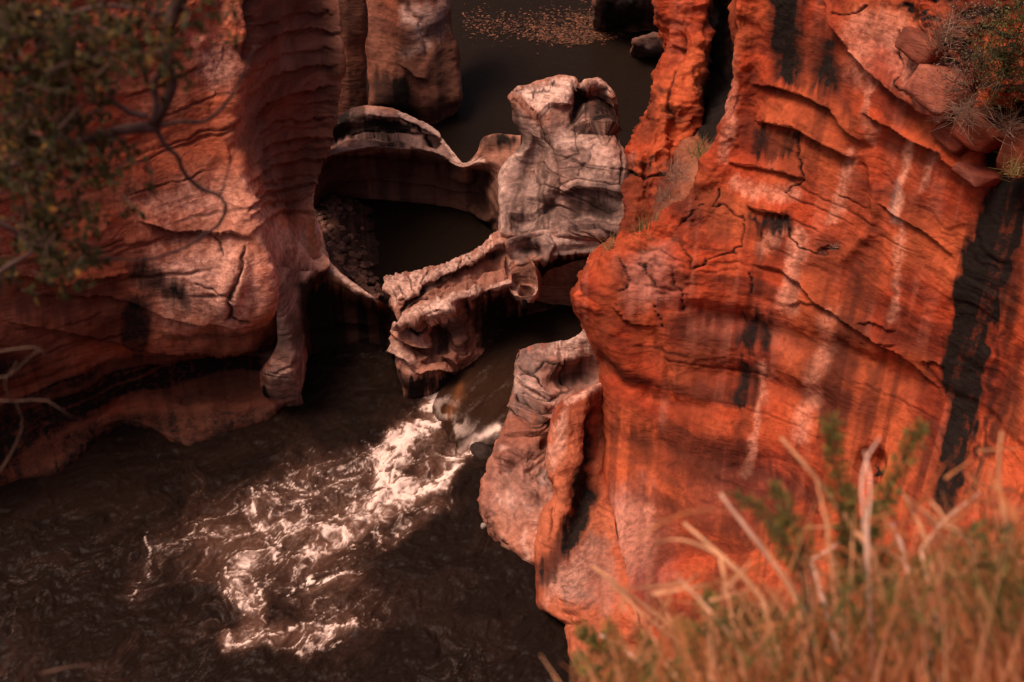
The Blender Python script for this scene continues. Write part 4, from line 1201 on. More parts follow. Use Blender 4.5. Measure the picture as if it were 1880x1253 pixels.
# ---- dark rocks at the far end of the upstream pool
for k, (u0, v0, u1, v1, zt, lab) in enumerate(((1158, 66, 1222, 108, 1.6, "small dark flat rock at the water's edge beside the orange spine"),
                                              (1090, -60, 1215, 62, 3.0, "dark upright rock at the far end of the upstream pool"))):
    um = (u0 + u1) / 2
    rows = [[Z(u0 + 6, v0 + 8, zt * .8), Z(um, v0, zt), Z(u1, v0 + 2, zt)],
            [Z(u0 + 2, v0 * .6 + v1 * .4, zt * .7), Z(um - 4, v0 * .5 + v1 * .5, zt * .75), Z(u1, v0 * .5 + v1 * .5, zt * .8)],
            [Z(u0, v1 - 6, .48), Z(um, v1 - 2, .48), Z(u1, v1, .48)]]
    R = Rock(rows, top=(5, .5), left=(4, .5), seed=14 + k)
    R.weather(big=.1, strata=.08, rough=.12)
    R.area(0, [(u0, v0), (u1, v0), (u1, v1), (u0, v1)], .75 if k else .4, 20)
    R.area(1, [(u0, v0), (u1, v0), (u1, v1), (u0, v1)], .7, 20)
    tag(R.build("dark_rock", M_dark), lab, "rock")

# ================================================================== WATER
def water_mat(name, deep, aer, foamc, spec=.07):
    m, t, b, N, L = nt(name)
    a = N("ShaderNodeAttribute", attribute_name="foam"); a2 = N("ShaderNodeAttribute", attribute_name="silt")
    pos = N("ShaderNodeNewGeometry").outputs["Position"]
    mx = N("ShaderNodeMix", data_type='RGBA'); mx.inputs[6].default_value = rgba(deep); mx.inputs[7].default_value = rgba(aer)
    L(a2.outputs["Fac"], mx.inputs[0])
    mf = N("ShaderNodeMix", data_type='RGBA'); mf.inputs[7].default_value = rgba(foamc)
    fn = N("ShaderNodeTexNoise", i_Scale=11.0, i_Detail=5, i_Roughness=.72, i_Distortion=1.2); L(pos, fn.inputs["Vector"])
    f1 = N("ShaderNodeMath", operation='MULTIPLY_ADD'); L(a.outputs["Fac"], f1.inputs[0]); f1.inputs[1].default_value = 1.35
    f2 = N("ShaderNodeMath", operation='MULTIPLY'); L(fn.outputs["Fac"], f2.inputs[0]); f2.inputs[1].default_value = -.55; L(f2.outputs[0], f1.inputs[2])
    f3 = N("ShaderNodeMapRange", interpolation_type='SMOOTHSTEP'); L(f1.outputs[0], f3.inputs[0]); f3.inputs[1].default_value = -.27; f3.inputs[2].default_value = 1.0
    L(mx.outputs[2], mf.inputs[6]); L(f3.outputs[0], mf.inputs[0])
    L(mf.outputs[2], b.inputs["Base Color"])
    r = N("ShaderNodeMapRange"); r.inputs[3].default_value = .42; r.inputs[4].default_value = .8
    L(a.outputs["Fac"], r.inputs[0]); L(r.outputs[0], b.inputs["Roughness"])
    b.inputs["IOR"].default_value = 1.33
    b.inputs["Specular IOR Level"].default_value = spec
    n1 = N("ShaderNodeTexNoise", i_Scale=5.0, i_Detail=4, i_Distortion=.8); L(pos, n1.inputs["Vector"])
    bp = N("ShaderNodeBump", i_Strength=.3, i_Distance=.05); L(n1.outputs["Fac"], bp.inputs["Height"]); L(bp.outputs[0], b.inputs["Normal"])
    return m
M_river = water_mat("river_water", (.0085, .0045, .0032), (.105, .046, .028), (.74, .56, .47))
M_pool = water_mat("pool_water", (.011, .0066, .0044), (.05, .024, .014), (.6, .45, .38), .03)

def axis(lo, hi, fine_lo, fine_hi, step, coarse):
    a = np.arange(fine_lo, fine_hi, step)
    l = np.arange(fine_lo - coarse, lo - coarse, -coarse)[::-1] if lo < fine_lo else np.array([])
    h = np.arange(a[-1] + coarse, hi + coarse, coarse)
    return np.concatenate([l, a, h])

us = axis(-1400, 2600, -40, 1110, 2.3, 60)
vs = axis(600, 3200, 600, 1262, 2.3, 60)
U, V = np.meshgrid(us, vs)
_, yc, zc = ray(U, V)
Yw = (0 - CAM_H) / zc * yc
P = place(U, V, Yw)
W = P.copy()
w1 = np.stack([fbm(W * .9, 2, 101), fbm(W * .9 + 7, 2, 102), np.zeros(U.shape)], -1)
q = np.stack([U / 40, V / 40, np.zeros_like(U)], -1)
def env(strokes):
    e = np.zeros(U.shape)
    for pts, w, k in strokes:
        d, _, t = polydist(U + fbm(q, 2, 111) * 16, V + fbm(q + 5, 2, 112) * 16, pts)
        ww = np.interp(t, np.linspace(0, 1, len(w)), w)
        e = np.maximum(e, k * np.exp(-(d / ww) ** 2))
    return e
E1 = env([([(800,730),(785,775),(745,820),(705,850),(700,880),(735,900)], (20,28,32,30,28,26), 1.0),
          ([(905,792),(868,808),(840,835),(815,870),(780,895),(725,902)], (9,15,19,22,25,22), 1.0),
          ([(790,770),(800,820),(790,870)], (26,40,30), .46),
          ([(735,905),(690,940),(655,965),(620,990)], (34,34,30,22), .80),
          ([(690,850),(620,880),(540,900),(480,930)], (40,52,56,44), .52),
          ([(660,930),(580,960),(500,970)], (44,64,56), .60),
          ([(600,990),(570,1010),(560,1030)], (22,24,14), .72),
          ([(480,1000),(440,1060),(460,1120),(470,1160)], (34,40,40,30), .50),
          ([(430,1175),(560,1170),(640,1140)], (26,36,22), .58),
          ([(560,1080),(640,1050),(640,1080)], (28,30,30), .42),
          ([(300,1000),(270,1040),(250,1100)], (44,36,32), .20),
          ([(380,1150),(260,1180),(180,1240)], (40,36,30), .16),
          ([(700,1000),(760,960),(800,930)], (24,24,24), .40),
          ([(600,1110),(560,1000),(420,1000)], (110,120,110), .34)])
E2 = env([([(465,902),(476,935),(478,960),(498,985),(504,1020),(506,1045)], (4,4,5,4,4,4), 1.0),
          ([(415,1040),(418,1080),(432,1115)], (4,4,4), .8), ([(440,1050),(465,1060),(475,1085),(480,1112)], (5,5,5,4), .95),
          ([(528,1092),(545,1075),(590,1060),(640,1054)], (3,4,5,4), .9), ([(425,1180),(480,1168),(560,1150),(600,1150),(650,1135)], (6,7,6,5,4), .8),
          ([(268,975),(281,1000),(270,1040),(272,1060),(252,1100)], (4,5,4,4,5), .55), ([(680,985),(715,990),(745,965)], (3,4,3), .6),
          ([(665,802),(690,830),(678,862)], (5,6,5), .6), ([(700,1140),(660,1120),(690,1125)], (3,4,3), .4), ([(545,1195),(580,1185),(620,1175)], (8,9,6), .6)])
fl = np.stack([W[..., 0] * .75 + W[..., 1] * .65, -W[..., 0] * .65 + W[..., 1] * .75, W[..., 2]], -1)   # along / across the current
w2 = np.stack([fbm(W * 2.4 + w1 * 1.5, 2, 103), fbm(W * 2.4 + 7 + w1 * 1.5, 2, 104), np.zeros(U.shape)], -1)
big = fbm(fl * np.array([.9, 1.2, 1]) + w1 * .9, 4, 121)
fil = 1 - np.abs(fbm(fl * np.array([1.5, 2.1, 1]) + w1 * 1.6 + w2 * .5, 4, 131, .6)) * 3.4
fil2 = 1 - np.abs(fbm(fl * np.array([4.0, 5.6, 1]) + w1 * 2.4 + w2 * 1.6, 4, 141, .62)) * 3.2
fine = fbm(W * 11 + w2 * 2, 3, 151, .6)
act = np.clip(E1, 0, 1)
tx = .34 * big + .40 * (np.clip(fil, -.4, 1) - .2) + .42 * (np.clip(fil2, -.4, 1) - .2) + .34 * fine
foam = np.clip(E1 * 1.05 + tx * (.38 + .66 * act) - .40, 0, 1) ** 1.2 * 1.2
wisp = np.clip(fil2, 0, 1) ** 2.5 * np.clip(fil + .25, 0, 1) * sst(.05, .5, E1 + .15 * big) * .95      # fine threads in the tail
foam = np.maximum(foam, wisp)
foam = np.maximum(foam, np.clip(E1 * .95 - .2, 0, 1) * (.42 + .8 * np.clip(tx + .1, -.3, .6)))     # soft froth between the threads
brk2 = np.clip(fil2 * .6 + fine * 1.4 + .35, 0, 1)
foam = np.maximum(foam, np.clip(E2 * (.25 + .95 * brk2) - .12, 0, 1) * .95)
lace = np.clip(fil, 0, 1) ** 3 * sst(.0, .45, fbm(fl * np.array([.35, .8, 1]), 3, 161) + .1) * .10
foam = np.clip(np.maximum(foam, lace * sst(1000, 850, U)), 0, 1)
silt = np.clip(sst(.02, .75, E1 + .30 * big * act + .10 * tx) * .95 + .04 * sst(0, .4, big + .1), 0, 1)
rip = fbm(fl * np.array([1.5, 2.6, 1]) + w1 * .6, 4, 171)
rip2 = 1 - np.abs(fbm(fl * np.array([2.4, 3.6, 1]) + w1, 3, 181)) * 2.5
amp = .035 + .10 * act
infr = sst(1500, 1100, U) * sst(1500, 1300, V) * sst(-300, -40, U)
P[..., 2] += infr * (amp * rip * 1.3 + .022 * rip2 + .012 * fil2 * (.4 + act) + act * .10 * np.clip(big + .2, -.3, .8) + .025 * foam * fine)
f = grid_faces(*U.shape)[:, ::-1]
wat = new_mesh("river_water", P, f, np.full(len(f), 4), M_river, True, {"foam": foam.ravel(), "silt": silt.ravel()}, (0, 24, 0))
tag(wat, None, None, None, "structure")

# chute of brown water sliding from the channel into the rapid
Qr = [
 [Z(1085,545,.5),Z(1085,560,.5),Z(1085,600,.5),Z(1100,640,.5)],
 [Z(985,562,.5),Z(1000,585,.5),Z(1010,610,.5),Z(1020,640,.5)],
 [Z(905,600,.5),Z(925,620,.5),Z(945,640,.5),Z(960,660,.5)],
 [Z(862,635,.48),Z(885,660,.5),Z(915,685,.5),Z(955,705,.48)],
 [Z(830,690,.36),Z(856,708,.44),Z(892,735,.46),Z(950,745,.42)],
 [Z(805,722,.2),Z(830,748,.34),Z(868,780,.36),Z(945,790,.3)],
 [Z(795,745,.0),Z(818,780,.10),Z(850,812,.12),Z(925,812,.1)],
 [Z(785,765,-.3),Z(810,810,-.3),Z(840,845,-.3),Z(900,835,-.3)],
]
R = Rock(Qr, step=2.2, sink=False, seed=21)
fq = np.stack([R.U, R.V], -1)
ws = np.stack([R.P[..., 0] * .62 + R.P[..., 1] * .78, -R.P[..., 0] * .78 + R.P[..., 1] * .62, R.P[..., 2]], -1)
run = sst(610, 720, R.V)
R.D += run * (.05 * fbm(ws * np.array([1.0, 5, 1]), 3, 23) + .03 * fbm(ws * np.array([2, 9, 1]), 3, 24))
R.apply()
cf = run * sst(.1, .6, fbm(ws * np.array([.8, 7, 1]), 4, 25)) * .09
edge = sst(40, 0, polydist(R.U + R.wu, R.V + R.wv, [(800,735),(830,760),(850,800),(905,795)])[0]) * sst(.0, .5, fbm(ws * 3, 3, 26) + .1) * .35
jet = np.exp(-(polydist(R.U + R.wu * .5, R.V + R.wv * .5, [(910,789),(872,806),(842,832),(826,850)])[0] / 9) ** 2) * (.75 + .7 * fbm(ws * 4, 3, 27))
edge = np.maximum(edge, np.clip(jet, 0, 1))
gold = np.exp(-(polydist(R.U + R.wu, R.V + R.wv, [(848,715),(836,742),(830,760)])[0] / 10) ** 2)
f = grid_faces(*R.shape)
if R.flip: f = f[:, ::-1]
ch = new_mesh("channel_water", R.P, f, np.full(len(f), 4), water_mat("chute_water", (.010, .0055, .0038), (.15, .05, .018), (.75, .55, .45)), True,
              {"foam": np.clip(cf + edge, 0, 1).ravel(), "silt": np.clip(run * .10 + gold * .6, 0, 1).ravel()}, (2, 27, .4))
tag(ch, None, None, None, "structure")

# still upper pools: one sheet at their own level
us = np.arange(520, 1330, 10.0); vs = np.arange(-420, 560, 10.0)
U, V = np.meshgrid(us, vs)
_, yc, zc = ray(U, V)
P = place(U, V, (.5 - CAM_H) / zc * yc)
P[..., 2] += .004 * fbm(P * 1.2, 3, 201)
f = grid_faces(*U.shape)[:, ::-1]
pool = new_mesh("pool_water", P, f, np.full(len(f), 4), M_pool, True, {"foam": np.zeros(U.size), "silt": np.zeros(U.size)}, (0, 36, .5))
tag(pool, None, None, None, "structure")

# river bed and the ground beyond
m, t, b, N, L = nt("river_bed")
n = N("ShaderNodeTexNoise", i_Scale=.8, i_Detail=8); r = N("ShaderNodeValToRGB")
r.color_ramp.elements[0].color = (.05, .028, .018, 1); r.color_ramp.elements[1].color = (.16, .075, .045, 1)
L(N("ShaderNodeNewGeometry").outputs["Position"], n.inputs["Vector"]); L(n.outputs["Fac"], r.inputs[0]); L(r.outputs[0], b.inputs["Base Color"])
b.inputs["Roughness"].default_value = .95
g = new_mesh("ground", [(-300, -300, -1.3), (300, -300, -1.3), (300, 300, -1.3), (-300, 300, -1.3)], [0, 1, 2, 3], [4], m, False)
tag(g, None, None, None, "structure")
# ================================================================== LOOSE STONES, LITTER
M_stone = rock_mat("river_stone", (.20, .078, .05), (.10, .042, .028), (.26, .115, .075), streak=0, pale=(.5, .36, .3))

def stone_mesh(name, seed, mat):
    r = np.random.default_rng(seed)
    n, k = 7, 5
    v = [(0, 0, 1)]
    for i in range(1, k):
        th = math.pi * i / k
        for j in range(n):
            a = 2 * math.pi * (j + .5 * (i % 2)) / n
            v.append((math.sin(th) * math.cos(a), math.sin(th) * math.sin(a), math.cos(th)))
    v.append((0, 0, -1))
    v = np.array(v) * r.uniform(.72, 1.12, (len(v), 1))
    f = [(0, 1 + j, 1 + (j + 1) % n) for j in range(n)]
    for i in range(k - 2):
        a0, b0 = 1 + i * n, 1 + (i + 1) * n
        for j in range(n):
            j2 = (j + 1) % n
            f.append((a0 + j, b0 + j, b0 + j2, a0 + j2))
    e = len(v) - 1; a0 = 1 + (k - 2) * n
    f += [(a0 + (j + 1) % n, a0 + j, e) for j in range(n)]
    me = bpy.data.meshes.new(name)
    me.from_pydata(v.tolist(), [], f)
    me.polygons.foreach_set("use_smooth", np.ones(len(f), bool))
    a = me.color_attributes.new("wear_shade", 'FLOAT_COLOR', 'POINT')
    a.data.foreach_set("color", np.tile([r.uniform(0, .5), r.uniform(0, .12), r.uniform(0, .12), 1], len(v)).astype(np.float32))
    a = me.color_attributes.new("bed", 'FLOAT_COLOR', 'POINT')
    a.data.foreach_set("color", np.tile([r.uniform(.3, .7), r.uniform(.3, .7), .4, .5], len(v)).astype(np.float32))
    me.materials.append(mat)
    return me

Pr = [zz([(572,372),(605,360),(640,362),(672,378),(700,395)], (.9,.85,.75,.6,.40)),
      zz([(572,420),(605,415),(640,415),(668,425),(700,430)], (1.0,.95,.82,.6,.40)),
      zz([(580,465),(610,465),(645,468),(675,475),(705,480)], (1.0,.95,.82,.6,.40)),
      zz([(600,510),(630,515),(655,520),(685,525),(712,520)], (.95,.9,.8,.6,.40)),
      zz([(640,560),(660,560),(680,560),(700,560),(720,550)], (.9,.85,.8,.6,.40))]
R = Rock(Pr, step=3, sink=False, seed=31)
R.weather(big=.05, strata=0, rough=.12)
R.area(0, [(560,350),(720,350),(720,570),(560,570)], .6, 5)
bank = tag(R.build("pebble_bank", M_stone), None, None, None, "structure")
smesh = [stone_mesh("stone", 40 + k, M_stone) for k in range(6)]
for k in range(230):
    f_ = RNG.random() ** 1.3
    u0 = 584 + f_ * 92; v0 = RNG.uniform(372, 548)
    left = np.interp(v0, [365, 400, 440, 472, 510, 550], [582, 586, 600, 615, 645, 690])
    right = np.interp(v0, [365, 400, 440, 480, 510, 550], [655, 664, 672, 680, 688, 712])
    u0 = left + (right - left) * f_
    h0 = np.interp(f_, [0, .5, 1], [.95, .82, .50])
    o = bpy.data.objects.new("stone", smesh[k % 6]); sc.collection.objects.link(o)
    r0 = RNG.uniform(.045, .12) * (1.25 if RNG.random() < .15 else 1)
    o.scale = (r0 * RNG.uniform(.9, 1.5), r0, r0 * RNG.uniform(.5, .85))
    o.rotation_euler = (RNG.uniform(-.4, .4), RNG.uniform(-.4, .4), RNG.uniform(0, 6.28))
    o.parent = bank
    o.location = atz(u0, v0, h0) + Vector((0, 0, r0 * .2)) - bank.location

for nm, u0, v0, h0, sx, lab, mt_ in (("pale_stone", 889, 966, .03, (.13, .10, .09), "small pale stone in the water at the foot of the grey boulder", (.62, .48, .42)),
                                ("wet_stone", 884, 828, .0, (.34, .42, .16), "low black wet stone splitting the white water beside the grey boulder", (.02, .014, .012))):
    m = rock_mat(nm + "_rock", mt_, tuple(x * .7 for x in mt_), mt_, streak=0, rough=.8)
    me = stone_mesh(nm, 77 + len(nm), m)
    o = bpy.data.objects.new(nm, me); sc.collection.objects.link(o)
    o.location = atz(u0, v0, h0); o.scale = sx; o.rotation_euler = (.1, .2, .6)
    md = o.modifiers.new("smooth", 'SUBSURF'); md.levels = md.render_levels = 2
    tag(o, lab, "stone")

M_litter = leaf_mat("fallen_leaves", (.02, .010, .006), (.07, .032, .018), (.20, .078, .042), 0)
mb = MB()
for k in range(2600):
    if RNG.random() < .8:
        u0 = RNG.normal(1065, 48); v0 = 74 - abs(RNG.normal(0, 30)) + (6 - abs(u0 - 1040) * .12) + RNG.normal(0, 4)
    else:
        u0 = RNG.uniform(850, 1010); v0 = RNG.normal(45, 14) + (u0 - 900) * .1
    c = atz(u0, v0, .508 + RNG.random() * .02)
    a = RNG.uniform(0, 6.28); l = RNG.uniform(.03, .075); w = l * RNG.uniform(.45, .7)
    d = Vector((math.cos(a), math.sin(a), RNG.uniform(-.1, .1))) * l; e = Vector((-math.sin(a), math.cos(a), RNG.uniform(-.1, .25))) * w
    mb.add([c - d, c + e, c + d, c - e], [(0, 1, 2, 3)], RNG.random())
tag(mb.build("leaf_litter", M_litter, origin=atz(1060, 50, .5)), "brown fallen leaves floating at the far end of the upstream pool", "leaves", None, "stuff")

# ================================================================== VEGETATION
M_bark = leaf_mat("bark", (.035, .020, .016), (.085, .048, .040), (.17, .10, .085), 0, .9, 18)
M_leaf = leaf_mat("tree_leaves", (.018, .018, .007), (.062, .054, .018), (.32, .14, .03), .4)
M_straw = leaf_mat("dry_straw", (.17, .055, .022), (.46, .165, .06), (.70, .36, .19), .35)
M_stalk = leaf_mat("dry_stalks", (.42, .17, .07), (.60, .30, .16), (.72, .48, .38), .1)
M_heath = leaf_mat("heath_leaves", (.028, .036, .014), (.10, .105, .034), (.30, .23, .06), .35)
M_tuft = leaf_mat("tuft_blades", (.06, .07, .022), (.22, .19, .065), (.50, .32, .16), .35)
M_shoot = leaf_mat("green_shoots", (.05, .06, .018), (.17, .17, .05), (.38, .30, .10), .4)
M_brush = leaf_mat("dry_brush", (.09, .05, .035), (.20, .11, .075), (.36, .22, .15), .1)

def leaf(mb, c, d, n, l, w, shade):
    d = d.normalized(); e = d.cross(n)
    if e.length < 1e-4: e = d.orthogonal()
    e.normalize(); n = e.cross(d)
    p = [c, c + d * l * .35 + e * w * .5, c + d * l * .35 - e * w * .5, c + d * l * .72 + e * w * .38 - n * l * .05, c + d * l * .72 - e * w * .38 - n * l * .05, c + d * l - n * l * .12]
    mb.add([tuple(q) for q in p], [(0, 2, 1), (1, 2, 4, 3), (3, 4, 5)], shade)

def rvec(s=1.0): return Vector(RNG.normal(0, s, 3).tolist())

def pline(pts, n, wob=0.0):
    """smooth 3-D path through (u, v, distance) points"""
    C = np.array([[p[0], p[1], math.log(p[2])] for p in pts], float)
    d = np.hypot(*np.diff(C[:, :2], axis=0).T) + 1
    F = hermite(C, n, d)
    P = place(F[:, 0], F[:, 1], np.exp(F[:, 2]))
    if wob: P = P + np.cumsum(RNG.normal(0, wob, P.shape), 0)
    return [Vector(p.tolist()) for p in P]

# ---- near bank the viewer stands on (just below the frame), carries the foreground plants
def near_bank():
    xs = np.linspace(-9, 12, 60); prof = [(-12, 17.2), (-4, 17.1), (0, 17.0), (2.6, 16.95), (3.4, 16.8), (3.9, 16.3), (4.0, 15), (3.6, 12), (3.9, 8), (3.5, 4), (3.8, -1.3)]
    prof = np.array(prof)
    t = np.linspace(0, len(prof) - 1, 70)
    yy = np.interp(t, range(len(prof)), prof[:, 0]); zz_ = np.interp(t, range(len(prof)), prof[:, 1])
    X, Y = np.meshgrid(xs, yy); Zg = np.repeat(zz_[:, None], len(xs), 1)
    P = np.stack([X, Y, Zg], -1)
    P[..., 1] += .25 * fbm(P * .7, 4, 401); P[..., 2] += .10 * fbm(P * .9 + 4, 4, 402)
    f = grid_faces(*X.shape)[:, ::-1]
    M = np.zeros((X.size, 3))
    pt = np.full((X.size, 4), .5); pt[:, 0] = fbm(P * np.array([.2, .2, 2.]), 4, 403).ravel() * .5 + .5
    return new_mesh("bank", P, f, np.full(len(f), 4), M_right, True, {"wear_shade": M, "bed": pt}, (0, 0, 16.9))
tag(near_bank(), None, None, None, "structure")

# ---- overhanging tree, upper left
tree = empty("tree", (-5.2, 2.6, 16.9))
tag(tree, "leafy tree overhanging from the upper left corner, close and out of focus", "tree")
mb = MB()
root = [Vector((-5.2, 2.6, 16.8)), Vector((-5.6, 3.4, 18.6)), Vector((-5.7, 5.0, 20.2)), Vector((-4.9, 6.2, 20.6)), at(180, -420, 7.6)]
limb = root + pline([(250,-280,7.63), (305,-120,7.54), (328,0,7.46), (302,90,7.38), (318,150,7.38), (288,235,7.30)], 14, .004)
mb.tube(limb, list(np.linspace(.13, .06, 5)) + list(np.linspace(.05, .028, 14)), 8, .35)
mb.build("trunk", M_bark, tree)
BR = [
 ([(288,235,7.30),(255,238,7.30),(230,245,7.26),(150,270,7.22),(60,300,7.13),(-40,340,7.05)], .045, .02),
 ([(270,215,7.30),(235,205,7.30),(205,185,7.26),(192,150,7.26),(180,115,7.22),(135,100,7.22)], .024, .012),
 ([(288,235,7.30),(330,228,7.30),(372,228,7.34),(400,205,7.38),(430,165,7.42),(455,110,7.46),(462,95,7.46)], .020, .007),
 ([(290,240,7.30),(305,265,7.30),(325,285,7.30),(338,315,7.34),(370,345,7.38),(402,358,7.38),(412,372,7.38),(398,408,7.38),(370,428,7.38),(290,462,7.34),(225,466,7.30),(160,462,7.30)], .020, .007),
 ([(402,358,7.38),(415,330,7.38),(425,290,7.46),(440,262,7.46)], .010, .005),
 ([(300,120,7.38),(285,160,7.38),(290,200,7.34),(282,235,7.30)], .03, .025),
 ([(330,20,7.46),(350,-20,7.46),(390,-90,7.54)], .026, .02),
 ([(-60,360,7.13),(20,420,7.05),(60,440,7.05),(90,430,7.05)], .03, .01),
 ([(-60,560,6.97),(0,500,6.97),(40,470,7.01),(80,440,7.05)], .035, .012),
 ([(55,260,7.13),(52,330,7.05),(48,420,7.05)], .014, .008),
 ([(-40,120,7.13),(60,130,7.13),(150,100,7.22)], .03, .012),
 ([(-40,20,7.13),(80,40,7.13),(200,20,7.22),(300,40,7.30)], .03, .012),
]
paths = []
for pts, r0, r1 in BR:
    p = pline(pts, len(pts) * 3, .004)
    paths.append(p)
    b_ = MB(); b_.tube(p, np.linspace(r0 * .8, r1 * .8, len(p)), 6, RNG.uniform(.3, .7))
    b_.build("branch", M_bark, tree)
mb = MB(); tw = MB()
BL = [(60,60,110,80,420), (180,40,110,60,330), (280,30,60,60,120), (40,180,90,90,430), (140,170,70,70,150), (30,300,80,90,400), (110,330,70,70,230),
      (60,430,80,70,330), (130,470,60,50,200), (150,250,60,60,130), (20,520,40,30,60), (330,70,50,60,70), (240,290,50,30,45), (350,20,60,30,45), (20,20,60,60,240),
      (200,110,50,50,90), (110,110,60,60,200), (90,240,60,60,210), (235,335,40,25,22), (370,55,40,40,22)]
for (u0, v0, ru, rv, n) in BL:
    for k in range(max(n // 8, 2)):
        uu, vv = u0 + RNG.normal(0, ru * .55), v0 + RNG.normal(0, rv * .55)
        yy = 7.1 + RNG.normal(0, .4)
        c = at(uu, vv, yy)
        d = rvec().normalized(); d.z -= .35; d.normalize()
        ln = RNG.uniform(.12, .28)
        e = c + d * ln + rvec(.02)
        tw.tube([c, (c + e) / 2 + rvec(.012), e], (.006, .0045, .002), 4, RNG.uniform(.2, .6))
        for q in range(9):
            t_ = RNG.uniform(.1, 1.05)
            p = c.lerp(e, t_) + rvec(.012)
            dd = (d * .6 + rvec(.7)); dd.z -= .2
            sh = np.clip(RNG.normal(.36, .2), 0, .75) if RNG.random() > .03 else RNG.uniform(.8, 1)
            leaf(mb, p, dd, Vector((0, -.3, 1)) + rvec(.5), RNG.uniform(.035, .075), RNG.uniform(.02, .036), sh)
tag(tw.build("twigs", M_bark, tree), kind="stuff"); mb.build("crown", M_leaf, tree, smooth=False)

# ---- foreground plants, lower right
def blade(mb, p0, p1, w, bend, shade, segs=4):
    ax = p1 - p0
    view = (p0 + p1) / 2 - cam.location
    e = ax.cross(view).normalized()
    bd = (rvec().normalized()) * ax.length * bend
    bd.z -= abs(bend) * ax.length * .5
    vs, n = [], segs
    for i in range(n + 1):
        t = i / n
        c = p0 + ax * t + bd * (t * t - t) * 1.6
        ww = w * (1 - t * .85) * .5
        vs += [tuple(c - e * ww), tuple(c + e * ww)]
    mb.add(vs, [(2 * i, 2 * i + 1, 2 * i + 3, 2 * i + 2) for i in range(n)], shade)

TOPU = [1040, 1080, 1150, 1250, 1330, 1420, 1500, 1600, 1700, 1800, 1900, 2000]
TOPV = [1275, 1215, 1130, 1100, 1085, 1060, 1020, 985, 955, 920, 895, 880]
STALKS = [
 ((1600,1010),(1565,965),(1490,870),(1432,803), .018, .35), ((1480,1130),(1440,1060),(1380,980),(1326,905), .019, .75), ((1400,1100),(1345,1040),(1300,1000),(1256,962), .020, .45),
 ((1490,1030),(1560,990),(1610,970),(1650,962), .012, .95), ((1660,1015),(1652,990),(1645,975),(1640,962), .012, .9), ((1400,1290),(1300,1200),(1190,1120),(1088,1040), .020, .35),
 ((1260,1290),(1210,1245),(1150,1200),(1098,1166), .016, .95), ((1550,1160),(1545,1110),(1540,1060),(1525,1010), .015, .6), ((1745,1230),(1715,1150),(1680,1080),(1648,1030), .018, .25),
 ((1870,1060),(1848,960),(1836,880),(1842,795), .014, .3), ((1690,1010),(1730,960),(1765,930),(1800,905), .011, .7), ((1700,990),(1690,960),(1675,930),(1658,900), .012, .35),
 ((1790,1010),(1755,975),(1730,950),(1706,922), .012, .4), ((1310,1240),(1340,1210),(1365,1180),(1395,1150), .012, .15), ((1520,970),(1512,930),(1505,905),(1498,880), .009, .3),
 ((1585,960),(1580,880),(1590,840),(1612,805), .008, .85), ((1592,970),(1598,900),(1592,860),(1586,830), .008, .85), ((1320,1020),(1280,1000),(1230,990),(1200,1000), .010, .4),
 ((1470,1140),(1455,1090),(1420,1030),(1400,1000), .010, .3), ((1640,1140),(1600,1080),(1580,1040),(1560,1000), .012, .35), ((1780,1120),(1760,1060),(1745,1010),(1745,985), .012, .3),
 ((1280,1210),(1220,1160),(1160,1110),(1120,1070), .014, .4), ((1350,1180),(1290,1110),(1260,1080),(1240,1060), .012, .6), ((1880,1180),(1840,1100),(1830,1040),(1820,1000), .014, .35),
]
TUS = [(1140, 1010, 1235, "leftmost dry straw tussock at the bottom edge, spilling over the dark water"),
       (1290, 1235, 1360, "dry straw tussock below the ribbed orange fin, crossed by pale stalks"),
       (1430, 1360, 1500, "dry straw tussock in front of the orange cliff, left of the green heath shrub"),
       (1570, 1500, 1650, "dry straw tussock around the foot of the upright green heath shrub"),
       (1720, 1650, 1790, "dry straw tussock below the black run-off stain"),
       (1860, 1790, 1990, "dry straw tussock in the lower right corner")]
